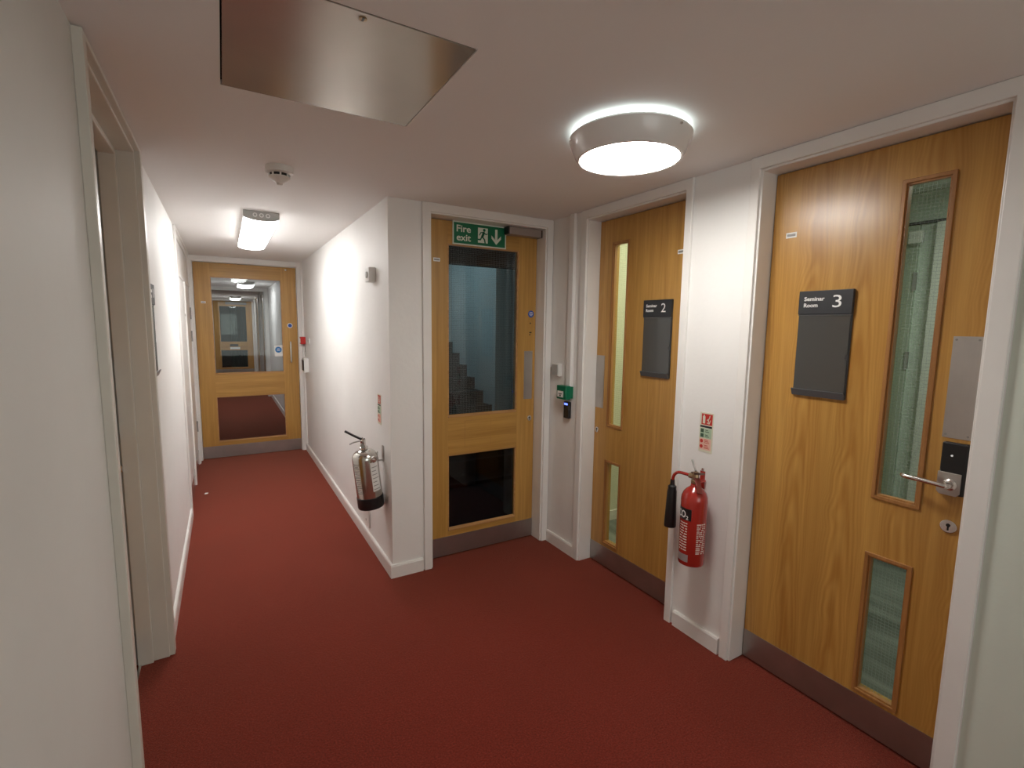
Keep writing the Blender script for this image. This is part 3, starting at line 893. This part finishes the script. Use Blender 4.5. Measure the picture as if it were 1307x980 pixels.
sd = thing('smoke_detector', (0.235, 2.345, H), 'small white smoke detector on the ceiling between access panel and batten', 'smoke detector')
T = Frame((0.235, 2.345, H), (1, 0, 0), (0, 1, 0), (0, 0, -1))
obj('detector_base', lathe(BM(), T, [(0.053, 0), (0.055, 0.006), (0.054, 0.026), (0.046, 0.030), (0.0, 0.030)], 40), 'plastic', sd, smooth=True)
obj('sensor_slot', lathe(BM(), T, [(0.038, 0.0295), (0.037, 0.041), (0, 0.041)], 32), 'black', sd, smooth=True)
bm = lathe(BM(), T, [(0.041, 0.041), (0.043, 0.045), (0.030, 0.058), (0.013, 0.066), (0.011, 0.074), (0, 0.076)], 40)
for k in range(8):
    a = 2 * math.pi * k / 8
    box(bm, Frame(T.o + Vector((0.039 * math.cos(a), 0.039 * math.sin(a), 0)), (math.cos(a), math.sin(a), 0), (-math.sin(a), math.cos(a), 0), (0, 0, -1)), -0.003, 0.003, -0.003, 0.003, 0.027, 0.043)
obj('sensor_cap', bm, 'plastic', sd, smooth=True)

# ------------------------------------------------------------------ signs
def room_sign(T, u0, w0, v, number, label, grp='charcoal room signs'):
    W_, H_ = 0.183, 0.384
    wd = w0 + H_ * 0.775
    t = thing('room_sign', T(u0 + W_ / 2, v, w0), label, 'sign')
    obj('back_plate', box(BM(), T, u0, u0 + W_, v, v + 0.006, w0, w0 + H_), 'sign', t, bevel=0.001)
    hd = obj('header', box(BM(), T, u0, u0 + W_, v + 0.006, v + 0.014, wd + 0.002, w0 + H_), 'sign_head', t, bevel=0.001)
    # clear pocket with a finger notch on its right edge
    bm = BM()
    nw = w0 + H_ * 0.385
    pts = [(u0 + 0.002, w0 + 0.02), (u0 + W_ - 0.004, w0 + 0.02), (u0 + W_ - 0.004, nw - 0.010)] + \
          [(u0 + W_ - 0.004 - 0.008 * math.sin(math.pi * k / 8), nw - 0.010 * math.cos(math.pi * k / 8)) for k in range(1, 8)] + \
          [(u0 + W_ - 0.004, nw + 0.010), (u0 + W_ - 0.004, wd), (u0 + 0.002, wd)]
    poly(bm, T, pts, v + 0.0065, v + 0.009)
    obj('pocket', bm, 'pocket', t)
    obj('pocket_edge', box(BM(), T, u0 + 0.001, u0 + W_ - 0.002, v + 0.006, v + 0.011, wd - 0.003, wd + 0.0015), 'sign_edge', t)
    bm = BM()
    poly(bm, Frame(T.o, T.v, T.u, T.w), [(v + 0.006, w0 - 0.002), (v + 0.010, w0 - 0.002), (v + 0.020, w0 + 0.022), (v + 0.017, w0 + 0.024), (v + 0.006, w0 + 0.012)], u0 - 0.001, u0 + W_ - 0.002)
    obj('lip', bm, 'sign_edge', t)
    bm = BM()
    if number:
        text(bm, T, 'Seminar', u0 + 0.020, w0 + H_ - 0.0365, 0.0140, v + 0.0142, v + 0.0148, 0.022, width=0.071)
        obj('lettering', bm, 'white', hd); bm = BM()
        text(bm, T, 'Room', u0 + 0.020, w0 + H_ - 0.0595, 0.0140, v + 0.0142, v + 0.0148, 0.022, width=0.049)
        obj('lettering', bm, 'white', hd); bm = BM()
        text(bm, T, number, u0 + 0.119, w0 + H_ - 0.0615, 0.0435, v + 0.0142, v + 0.0148, 0.0, width=0.029)
    else:
        for k, wd_ in enumerate((0.075, 0.055)):
            box(bm, T, u0 + 0.02, u0 + 0.02 + wd_, v + 0.0142, v + 0.0148, w0 + H_ - 0.036 - k * 0.022, w0 + H_ - 0.024 - k * 0.022)
        box(bm, T, u0 + 0.125, u0 + 0.145, v + 0.0142, v + 0.0148, w0 + H_ - 0.055, w0 + H_ - 0.018)
    obj('lettering', bm, 'white', hd)
    return t
room_sign(F_three, 0.131, 1.162, V3 + 0.0005, '3', 'charcoal room sign reading Seminar Room 3 on the nearest oak door')
room_sign(F_two, 0.368, 1.160, V2 + 0.0005, '2', 'charcoal room sign reading Seminar Room 2 on the middle oak door')
room_sign(F_lw, 2.425, 1.172, 0.0005, None, 'room sign on the left wall, seen edge-on beside the near doorway')

# fire exit sign
fs = thing('fire_exit_sign', F_exit(0.338, -0.08, 1.868), 'green Fire exit sign with running figure and down arrow above the dark glass door', 'sign')
T = Frame(F_exit(0.163, LV1 + 0.0045, 1.867), F_exit.u, F_exit.v)
obj('sign_board', box(BM(), T, 0, 0.350, -0.004, 0.002, 0, 0.130), 'glow_white', fs)
sf = obj('sign_field', box(BM(), T, 0.007, 0.343, 0.002, 0.0028, 0.007, 0.123), 'green_sign', fs)
bm = BM()
text(bm, T, 'Fire', 0.024, 0.071, 0.0370, 0.0028, 0.0034, 0.018, width=0.090)
obj('lettering', bm, 'glow_white', sf); bm = BM()
text(bm, T, 'exit', 0.024, 0.022, 0.0370, 0.0028, 0.0034, 0.018, width=0.090)
obj('lettering', bm, 'glow_white', sf)
bm = BM()
poly(bm, T, [(0.160, 0.022), (0.217, 0.022), (0.225, 0.022), (0.225, 0.108), (0.160, 0.108)], 0.0028, 0.0034)
obj('doorway_symbol', bm, 'glow_white', sf)
bm = BM()
disc(bm, T, 0.201, 0.096, 0.0085, 0.0034, 0.0040, 18)
stroke(bm, T, [(0.198, 0.080), (0.188, 0.058)], 0.015, 0.0034, 0.0040)
stroke(bm, T, [(0.199, 0.082), (0.212, 0.072), (0.221, 0.076)], 0.006, 0.0034, 0.0040)
stroke(bm, T, [(0.194, 0.083), (0.178, 0.080), (0.170, 0.066)], 0.006, 0.0034, 0.0040)
stroke(bm, T, [(0.189, 0.056), (0.203, 0.042), (0.207, 0.023)], 0.0085, 0.0034, 0.0040)
stroke(bm, T, [(0.185, 0.056), (0.176, 0.040), (0.152, 0.040)], 0.008, 0.0034, 0.0040)
obj('running_figure', bm, 'green_sign', sf)
bm = BM()
box(bm, T, 0.274, 0.290, 0.0028, 0.0034, 0.045, 0.108)
poly(bm, T, [(0.282, 0.020), (0.314, 0.054), (0.314, 0.072), (0.290, 0.048), (0.274, 0.048), (0.250, 0.072), (0.250, 0.054)], 0.0028, 0.0034)
obj('arrow', bm, 'glow_white', sf)

# extinguisher notices on the walls
def notice(T, u0, w0, label):
    W_, H_ = 0.068, 0.175
    t = thing('extinguisher_notice', T(u0 + W_ / 2, 0, w0), label, 'sign')
    obj('notice_board', box(BM(), T, u0, u0 + W_, 0.0, 0.002, w0, w0 + H_), 'cream', t)
    obj('red_field', box(BM(), T, u0 + 0.008, u0 + W_ - 0.005, 0.002, 0.0025, w0 + 0.121, w0 + H_ - 0.006), 'red_print', t)
    bm = BM()
    box(bm, T, u0 + 0.015, u0 + 0.027, 0.0025, 0.003, w0 + 0.126, w0 + 0.158)
    box(bm, T, u0 + 0.018, u0 + 0.024, 0.0025, 0.003, w0 + 0.158, w0 + 0.165)
    stroke(bm, T, [(u0 + 0.038, w0 + 0.130), (u0 + 0.048, w0 + 0.128), (u0 + 0.053, w0 + 0.142)], 0.004, 0.0025, 0.003)
    stroke(bm, T, [(u0 + 0.037, w0 + 0.142), (u0 + 0.047, w0 + 0.150), (u0 + 0.050, w0 + 0.162)], 0.004, 0.0025, 0.003)
    stroke(bm, T, [(u0 + 0.044, w0 + 0.134), (u0 + 0.043, w0 + 0.146)], 0.004, 0.0025, 0.003)
    obj('symbols', bm, 'cream', t)
    obj('black_band', box(BM(), T, u0 + 0.003, u0 + W_ - 0.005, 0.002, 0.0025, w0 + 0.108, w0 + 0.117), 'black', t)
    obj('green_field', box(BM(), T, u0 + 0.004, u0 + W_ - 0.006, 0.002, 0.0025, w0 + 0.062, w0 + 0.105), 'pale_green', t)
    bm = BM()
    for b in (0.086, 0.065):
        box(bm, T, u0 + 0.007, u0 + 0.023, 0.0025, 0.003, w0 + b, w0 + b + 0.016)
        for k in range(2):
            box(bm, T, u0 + 0.030, u0 + 0.050 - k * 0.006, 0.0025, 0.003, w0 + b + 0.003 + k * 0.007, w0 + b + 0.006 + k * 0.007)
    obj('green_print', bm, simple('dark_green_print_%d' % int(u0 * 100), (0.05, 0.10, 0.06), 0.6), t)
    obj('pink_field', box(BM(), T, u0 + 0.004, u0 + W_ - 0.006, 0.002, 0.0025, w0 + 0.010, w0 + 0.060), 'pink', t)
    bm = BM()
    for b in (0.048, 0.024):
        disc(bm, T, u0 + 0.014, w0 + b, 0.008, 0.0025, 0.003, 16)
        for k in range(3):
            box(bm, T, u0 + 0.028, u0 + 0.054 - k * 0.004, 0.0025, 0.003, w0 + b - 0.007 + k * 0.006, w0 + b - 0.0045 + k * 0.006)
    obj('red_symbols', bm, 'red_print', t)
    return t
notice(F_rw, -1.399, 0.868, 'small photoluminescent instruction notice above the red extinguisher')
notice(F_cw, -2.806, 0.832, 'small instruction notice on the corridor wall above the steel extinguisher')

# ------------------------------------------------------------------ extinguishers
def wrap(T, r, ang0):
    """wraps (u, v, w) around the frame's w axis"""
    def f(u, v, w):
        a = ang0 + u / r
        return T((r + v) * math.cos(a), (r + v) * math.sin(a), w)
    return f

def wrapped_patch(bm, T, r, a0, a1, w0, w1, v=0.0006, n=14):
    """label lying on the cylinder between two angles"""
    rows = []
    for k in range(n + 1):
        a = a0 + (a1 - a0) * k / n
        rows.append([bm.verts.new(T((r + dv) * math.cos(a), (r + dv) * math.sin(a), w)) for dv in (0, v) for w in (w0, w1)])
    for p, q in zip(rows, rows[1:]):
        bm.faces.new([p[2], q[2], q[3], p[3]]); bm.faces.new([p[0], p[1], q[1], q[0]])
        bm.faces.new([p[0], q[0], q[2], p[2]]); bm.faces.new([p[1], p[3], q[3], q[1]])
    bm.faces.new([rows[0][0], rows[0][2], rows[0][3], rows[0][1]])
    bm.faces.new([rows[-1][0], rows[-1][1], rows[-1][3], rows[-1][2]])
    return bm

# red CO2 extinguisher; frame: u towards the far end of the wall (+y), v away from the wall (-x)
R1 = 0.055
ex = Frame((XR - R1 - 0.022, 1.345, 0.388), (0, 1, 0), (-1, 0, 0))
t = thing('fire_extinguisher', ex(0, 0, 0), 'red carbon dioxide extinguisher with black horn hung between the seminar doors', 'fire extinguisher')
obj('cylinder', lathe(BM(), ex, [(0.046, 0.0), (0.053, 0.004), (R1, 0.012), (R1, 0.285), (0.053, 0.302), (0.046, 0.320), (0.034, 0.334), (0.022, 0.343), (0.018, 0.350), (0.018, 0.358), (0, 0.358)], 56), 'red', t, smooth=True)
obj('valve', lathe(BM(), ex, [(0.015, 0.356), (0.019, 0.360), (0.019, 0.370), (0.013, 0.374), (0.013, 0.402), (0.009, 0.408), (0, 0.408)], 24), 'brass', t, smooth=True)
bm = BM()
Fr = Frame(ex.o, ex.v, ex.u, ex.w)
# the carrying handle and squeeze lever run towards the viewer's side
dirh = (ex.v * 0.50 - ex.u * 0.85).normalized()
side = dirh.cross(Vector((0, 0, 1))).normalized()
def flatbar(bm, pts, w, th):
    """flat bar in the plane of dirh: pts (s along dirh, height)"""
    P = [ex.o + dirh * s + Vector((0, 0, h)) for s, h in pts]
    rows = []
    for i, p in enumerate(P):
        tt = (P[min(i + 1, len(P) - 1)] - P[max(i - 1, 0)]).normalized()
        nn = tt.cross(side).normalized()
        rows.append([bm.verts.new(p + side * (sx * w / 2) + nn * (sy * th / 2)) for sx, sy in ((-1, -1), (1, -1), (1, 1), (-1, 1))])
    for a, b in zip(rows, rows[1:]):
        for k in range(4):
            bm.faces.new([a[k], a[(k + 1) % 4], b[(k + 1) % 4], b[k]])
    bm.faces.new(rows[0]); bm.faces.new(rows[-1])
    return bm
flatbar(bm, [(-0.028, 0.396), (0.0, 0.400), (0.030, 0.408), (0.066, 0.418)], 0.022, 0.009)
obj('squeeze_lever', bm, simple('worn_dark_metal', (0.10, 0.055, 0.04), 0.4, 0.5), t, bevel=0.001)
bm = BM()
flatbar(bm, [(-0.020, 0.388), (-0.006, 0.386), (0.014, 0.380), (0.034, 0.360), (0.052, 0.330)], 0.022, 0.007)
obj('carrying_handle', bm, simple('worn_red_metal', (0.20, 0.04, 0.03), 0.4, 0.4), t, bevel=0.001)
bm = BM()
tube(bm, [ex.o + dirh * -0.050 + Vector((0, 0, 0.446)), ex.o + dirh * -0.004 + Vector((0, 0, 0.410))], 0.0045, 8)
obj('safety_pin', bm, 'print_grey', t, smooth=True)
bm = BM()
pth = smooth_path([ex(0.010, 0.0, 0.384), ex(0.045, 0.004, 0.386), ex(0.085, 0.008, 0.384), ex(0.107, 0.010, 0.366), ex(0.114, 0.010, 0.338)], 8)
tube(bm, pth, 0.0068, 14)
obj('swivel_pipe', bm, 'red', t, smooth=True)
bm = BM()
tube(bm, [ex(0.008, 0, 0.384), ex(0.030, 0.002, 0.385)], 0.012, 8)
obj('hose_nut', bm, 'brass', t, smooth=True)
Th = Frame(ex(0.116, 0.010, 0.126), (0, 1, 0), (-1, 0, 0), Vector((0, -0.01, 1)).normalized())
obj('horn', lathe(BM(), Th, [(0.020, 0.0), (0.0255, 0.0), (0.0265, 0.006), (0.0225, 0.10), (0.0205, 0.165), (0.0180, 0.175), (0.0180, 0.188), (0.0100, 0.194), (0.0090, 0.218), (0, 0.218)], 36), 'black', t, smooth=True)
# labels: camera sees the side around the direction (-x, -y/..)
def ang(uu, vv): return math.atan2(vv, uu)
cam_side = math.atan2(1.715, -1.345)      # towards the viewer: v = -x component, u = +y component
A0 = cam_side
bb = obj('black_band', wrapped_patch(BM(), ex, R1, A0 - 0.15, A0 - 1.45, 0.205, 0.256), 'black', t)
bm = BM()
text(bm, ex, 'CO', 0, 0.214, 0.030, 0.0007, 0.0011, 0.02, width=0.046, mapf=lambda u, v, w: wrap(ex, R1, A0 - 0.30)(-(0.062 - u) , v, w))
text(bm, ex, '2', 0, 0.209, 0.016, 0.0007, 0.0011, 0.02, width=0.010, mapf=lambda u, v, w: wrap(ex, R1, A0 - 0.30)(-(0.062 - 0.048 - u), v, w))
obj('band_lettering', bm, 'white', bb)
rnd = random.Random(4)
bm = BM()
def print_rows(bm, a0, a1, w0, w1, rows, solid=0.4):
    for k in range(rows):
        w = w1 - (w1 - w0) * (k + 0.6) / rows
        x = 0.0
        while x < 1.0:
            l = rnd.uniform(0.12, 0.5)
            x2 = min(1.0, x + l)
            wrapped_patch(bm, ex, R1, a0 + (a1 - a0) * x, a0 + (a1 - a0) * x2, w, w + (w1 - w0) / rows * solid, 0.0006, 4)
            x = x2 + rnd.uniform(0.04, 0.18)
print_rows(bm, A0 - 0.42, A0 - 1.15, 0.066, 0.196, 11)
obj('label_print', bm, 'print_pale', t)
bm = BM()
print_rows(bm, A0 + 0.30, A0 + 1.05, 0.060, 0.196, 16, 0.5)
obj('instruction_print', bm, 'print_pale', t)
obj('service_label', wrapped_patch(BM(), ex, R1, A0 - 0.25, A0 - 1.25, 0.022, 0.054), 'silver_label', t)
# wall bracket
bm = box(BM(), ex, 0.012, 0.034, -(R1 + 0.022), -(R1 + 0.016), 0.315, 0.395)
box(bm, ex, 0.004, 0.020, -(R1 + 0.018), -0.012, 0.352, 0.358)
obj('wall_bracket', bm, M_['red'], t)
bm = BM(); disc(bm, F_rw, -1.368, 0.790, 0.006, 0.0, 0.006, 14)
obj('bracket_screw', bm, 'chrome', t)

# steel extinguisher, top leaning out from the wall
R2 = 0.070
tilt = math.radians(6.0)
wv = Vector((-math.sin(tilt), 0, math.cos(tilt)))
vv = Vector((-math.cos(tilt), 0, -math.sin(tilt)))
e2 = Frame((XM - R2 - 0.006, 2.700, 0.378), (0, 1, 0), vv, wv)
t = thing('fire_extinguisher', e2(0, 0, 0), 'polished steel extinguisher with black base leaning on the corridor wall', 'fire extinguisher')
obj('cylinder', lathe(BM(), e2, [(0.060, 0.004), (R2, 0.012), (R2, 0.285), (0.068, 0.300), (0.060, 0.316), (0.046, 0.328), (0.028, 0.335), (0.020, 0.338), (0.020, 0.346), (0, 0.346)], 56), 'stainless', t, smooth=True)
obj('base_cup', lathe(BM(), e2, [(0.062, 0.0), (R2 + 0.001, 0.003), (R2 + 0.003, 0.010), (R2 + 0.003, 0.066), (R2 + 0.0005, 0.069)], 56), 'black', t, smooth=True)
obj('valve', lathe(BM(), e2, [(0.024, 0.344), (0.024, 0.352), (0.014, 0.356), (0.014, 0.384), (0.017, 0.388), (0.010, 0.396), (0, 0.396)], 24), 'chrome', t, smooth=True)
dirh = (vv * 0.94 + Vector((0, 1, 0)) * 0.34).normalized()
side = dirh.cross(wv).normalized()
def bar2(pts, w, th):
    bm = BM()
    P = [e2.o + dirh * s + wv * h for s, h in pts]
    rows = []
    for i, p in enumerate(P):
        tt = (P[min(i + 1, len(P) - 1)] - P[max(i - 1, 0)]).normalized()
        nn = tt.cross(side).normalized()
        rows.append([bm.verts.new(p + side * (sx * w / 2) + nn * (sy * th / 2)) for sx, sy in ((-1, -1), (1, -1), (1, 1), (-1, 1))])
    for a, b in zip(rows, rows[1:]):
        for k in range(4):
            bm.faces.new([a[k], a[(k + 1) % 4], b[(k + 1) % 4], b[k]])
    bm.faces.new(rows[0]); bm.faces.new(rows[-1])
    return bm
obj('squeeze_lever', bar2([(-0.012, 0.392), (0.014, 0.400), (0.050, 0.424), (0.088, 0.452)], 0.018, 0.009), 'black', t, bevel=0.0015)
obj('carrying_handle', bar2([(-0.010, 0.386), (0.020, 0.386), (0.050, 0.382), (0.072, 0.374)], 0.016, 0.005), 'print_grey', t, bevel=0.001)
bm = BM()
ringp = [e2(-0.026 + 0.013 * math.cos(a), 0.004, 0.398 + 0.013 * math.sin(a)) for a in [2 * math.pi * k / 18 for k in range(19)]]
tube(bm, ringp, 0.0016, 6)
obj('pin_ring', bm, 'chrome', t, smooth=True)
bm = BM()
Tg = Frame(e2(-0.020, 0.010, 0.362), wv, Vector((1, 0, 0)), Vector((0, -1, 0)))
lathe(bm, Tg, [(0.012, 0), (0.012, 0.010), (0, 0.010)], 20)
obj('pressure_gauge', bm, 'print_grey', t, smooth=True)
c2 = math.atan2(0.68, -2.70)      # towards the viewer
P_ = 'silver_label'
il = obj('instruction_label', wrapped_patch(BM(), e2, R2, c2 + 0.35, c2 + 1.10, 0.105, 0.270), 'plastic', t)
bm = BM()
for k in range(7):
    wrapped_patch(bm, e2, R2 + 0.0006, c2 + 0.42, c2 + 1.0 - 0.1 * (k % 3), 0.115 + k * 0.021, 0.119 + k * 0.021, 0.0004, 5)
obj('label_print', bm, 'print_grey', il)
bm = BM()
for k in range(16):
    wrapped_patch(bm, e2, R2, c2 - 1.10, c2 - 0.50 - 0.06 * (k % 3), 0.100 + k * 0.011, 0.1035 + k * 0.011, 0.0005, 5)
obj('body_print', bm, 'print_grey', t)
bm = BM()
Tg = Frame(e2(-0.045, -0.030, 0.285), (1, 0, 0), (0, 0, 1), Vector((0, -1, 0)))
lathe(bm, Tg, [(0.019, -0.02), (0.019, 0.020), (0.015, 0.026), (0, 0.026)], 24)
lathe(bm, Frame(Tg(0, 0, 0.0265), Tg.u, Tg.v, Tg.w), [(0.008, 0), (0.008, 0.005), (0, 0.006)], 16)
obj('hose_coupling', bm, 'chrome', t, smooth=True)
bm = BM()
box(bm, WORLD, XM - 0.006, XM, 2.695, 2.720, 0.63, 0.72)
box(bm, WORLD, XM - 0.034, XM - 0.004, 2.700, 2.715, 0.635, 0.642)
tube(bm, smooth_path([(XM - 0.030, 2.707, 0.640), (XM - 0.036, 2.707, 0.665), (XM - 0.034, 2.707, 0.69)], 4), 0.004, 8)
obj('wall_hook', bm, 'plate', t)

# ------------------------------------------------------------------ wall fittings
# green call point with trunking above, reader below, blank switch beside
struct('trim_trunking', box(BM(), F_rw, -2.362, -2.318, 0, 0.022, 1.05, H), 'trim', bevel=0.002)
t = thing('call_point', F_rw(-2.352, 0, 0.975), 'green emergency door release box on the narrow wall by the exit door', 'call point')
obj('housing', box(BM(), F_rw, -2.398, -2.306, 0.0225, 0.060, 0.972, 1.055), 'green_box', t, bevel=0.004)
bp = obj('break_plate', box(BM(), F_rw, -2.388, -2.330, 0.060, 0.0612, 0.985, 1.022), 'white', t)
bm = BM()
box(bm, F_rw, -2.376, -2.342, 0.0612, 0.0618, 1.003, 1.008)
box(bm, F_rw, -2.366, -2.352, 0.0612, 0.0618, 0.990, 1.000)
obj('plate_print', bm, 'black', bp)
obj('mounting_back', box(BM(), F_rw, -2.392, -2.312, 0.0, 0.0225, 0.978, 1.049), 'green_box', t)
t = thing('proximity_reader', F_rw(-2.348, 0, 0.855), 'slim black card reader with a blue light below the green release box', 'card reader')
obj('reader_body', box(BM(), F_rw, -2.375, -2.325, 0, 0.022, 0.853, 0.955), 'black', t, bevel=0.004)
obj('indicator_light', box(BM(), F_rw, -2.366, -2.334, 0.022, 0.0228, 0.935, 0.946), 'blue_light', t)
t = thing('blank_plate', F_rw(-2.465, 0, 1.098), 'small grey-white box on the narrow wall left of the green release box', 'switch')
obj('plate', box(BM(), F_rw, -2.505, -2.430, 0, 0.026, 1.100, 1.180), 'plastic', t, bevel=0.004)
obj('front_cover', box(BM(), F_rw, -2.497, -2.438, 0.026, 0.029, 1.108, 1.172), 'plastic_grey', t, bevel=0.002)

# motion sensor on the corridor wall
t = thing('sensor_box', F_cw(-2.84, 0, 1.64), 'small white box sensor high on the corridor wall near the corner', 'sensor')
obj('housing', box(BM(), F_cw, -2.885, -2.800, 0, 0.040, 1.640, 1.722), 'plastic', t, bevel=0.005)
bm = BM(); disc(bm, F_cw, -2.843, 1.681, 0.018, 0.040, 0.046, 24)
obj('lens', bm, 'plastic_grey', t)
# socket under the steel extinguisher
t = thing('wall_socket', F_cw(-3.10, 0, 0.10), 'white socket plate low on the corridor wall under the steel extinguisher', 'socket')
obj('faceplate', box(BM(), F_cw, -3.175, -3.035, 0, 0.010, 0.105, 0.225), 'plastic', t, bevel=0.003)
bm = BM()
obj('plate_screw', disc(BM(), F_cw, -3.105, 0.205, 0.006, 0.010, 0.0108, 12), 'print_grey', t)
box(bm, F_cw, -3.112, -3.098, 0.010, 0.0108, 0.135, 0.150)
obj('socket_hole', bm, 'print_grey', t)

# fittings beside the end door
struct('trim_cable_cover', box(BM(), F_cw, -5.74, -5.71, 0, 0.018, 0.085, H), 'trim')
t = thing('fire_call_point', F_cw(-5.68, 0, 1.19), 'red fire alarm call point beside the end door', 'call point')
obj('housing', box(BM(), F_cw, -5.705, -5.625, 0, 0.050, 1.185, 1.262), 'red_plastic', t, bevel=0.004)
obj('call_plate', box(BM(), F_cw, -5.69, -5.64, 0.050, 0.052, 1.200, 1.245), 'white', t)
t = thing('wall_notice', F_cw(-5.66, 0, 1.05), 'grey notice between red call point and white release box', 'sign')
obj('notice_board', box(BM(), F_cw, -5.695, -5.635, 0, 0.003, 1.055, 1.165), 'plastic_grey', t)
obj('notice_print', box(BM(), F_cw, -5.687, -5.643, 0.003, 0.0036, 1.10, 1.145), 'print_grey', t)
t = thing('door_release_unit', F_cw(-5.53, 0, 0.90), 'white box with dark front on the wall beside the end door', 'control box')
obj('housing', box(BM(), F_cw, -5.60, -5.46, 0, 0.045, 0.895, 1.045), 'plastic', t, bevel=0.004)
obj('front_panel', box(BM(), F_cw, -5.585, -5.475, 0.045, 0.053, 0.915, 1.025), 'black', t, bevel=0.003)
t = thing('round_wall_button', F_cw(-5.35, 0, 1.19), 'small round white button on the corridor wall near the end door', 'button')
T = Frame(F_cw(-5.36, 0, 1.225), (0, 1, 0), (0, 0, 1), (-1, 0, 0))
obj('rosette', lathe(BM(), T, [(0.036, 0), (0.036, 0.006), (0.030, 0.010), (0, 0.010)], 30), 'plastic', t, smooth=True)
obj('button', lathe(BM(), T, [(0.014, 0.010), (0.014, 0.016), (0, 0.017)], 20), 'plastic_grey', t, smooth=True)

# scraps on the carpet
bm = BM(); poly(bm, Frame((0.0, 0.0, 0.001), (1, 0, 0), (0, 0, 1), (0, 1, 0)), [(-0.195, 4.60), (-0.172, 4.606), (-0.168, 4.628), (-0.190, 4.633)], 0, 0.004)
obj('paper_scrap', bm, 'white', label='tiny white paper scrap on the red carpet by the cupboard', cat='paper scrap')

# ------------------------------------------------------------------ seen through the door glass
# seminar room 3: white door with a frame and a small sign above
F_r3 = Frame((4.04, 0, 0), (0, -1, 0), (-1, 0, 0))
struct('trim_picture_rail', box(BM(), F_r3, -2.3, -0.6, 0, 0.03, 2.115, 2.130), 'black')
dd = thing('door_11', F_r3(-1.7, 0.01, 0), kind='structure')
obj('leaf', box(BM(), F_r3, -2.15, -1.505, 0, 0.030, 0, 2.11), 'room3_door', dd, bevel=0.002)
obj('hinge', box(BM(), F_r3, -1.512, -1.490, 0.030, 0.038, 1.68, 1.80), 'print_grey', dd)
obj('hinge', box(BM(), F_r3, -1.512, -1.490, 0.030, 0.038, 1.15, 1.27), 'print_grey', dd)
struct('trim_room_post', box(BM(), F_r3, -1.405, -1.30, 0, 0.05, 0, 2.11), 'trim')
t = obj('wall_box', box(BM(), F_r3, -1.545, -1.47, 0.031, 0.08, 1.985, 2.065), 'plastic', bevel=0.004,
        label='small pale box high on the door inside seminar room 3', cat='wall box')
# stairs behind the exit door, climbing away
t = thing('staircase', (2.0, 5.0, 0), 'dark stairs climbing away behind the glass of the exit door', 'staircase')
bm = BM()
n = 16; run, rise = 0.215, 0.13; ys, zs = 4.656 - 4 * run, 0.546 - 4 * rise
pts = [(ys, 0.0)]
z = 0.0
for k in range(n):
    y = ys + k * run
    z2 = zs + k * rise
    pts += [(y, z2), (y + run, z2)]
yt = ys + n * run; 
pts += [(yt, 0.0)]
poly(bm, Frame((0, 0, 0), (0, 1, 0), (1, 0, 0)), pts, 1.25, 2.5)
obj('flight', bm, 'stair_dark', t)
bm = BM()
for k in range(n):
    y = ys + k * run; z2 = zs + k * rise
    box(bm, WORLD, 1.25, 2.5, y - 0.006, y + 0.03, z2 + 0.0005, z2 + 0.006)
obj('stair_nosing', bm, 'stair_floor', t)
# teal curtain beyond the far door
bm = BM()
rows = []
for k in range(40):
    x = 0.18 + k * 0.012
    rows.append([bm.verts.new((x, 16.6 + 0.02 * math.sin(k * 1.1) + dy, z)) for dy in (0, 0.004) for z in (0.002, 1.95)])
for a, b in zip(rows, rows[1:]):
    bm.faces.new([a[0], b[0], b[1], a[1]]); bm.faces.new([a[2], a[3], b[3], b[2]])
    bm.faces.new([a[0], a[2], b[2], b[0]]); bm.faces.new([a[1], b[1], b[3], a[3]])
bm.faces.new([rows[0][0], rows[0][1], rows[0][3], rows[0][2]]); bm.faces.new([rows[-1][0], rows[-1][2], rows[-1][3], rows[-1][1]])
obj('curtain', bm, 'curtain', label='pale teal curtain seen far off through the glazed doors', cat='curtain')
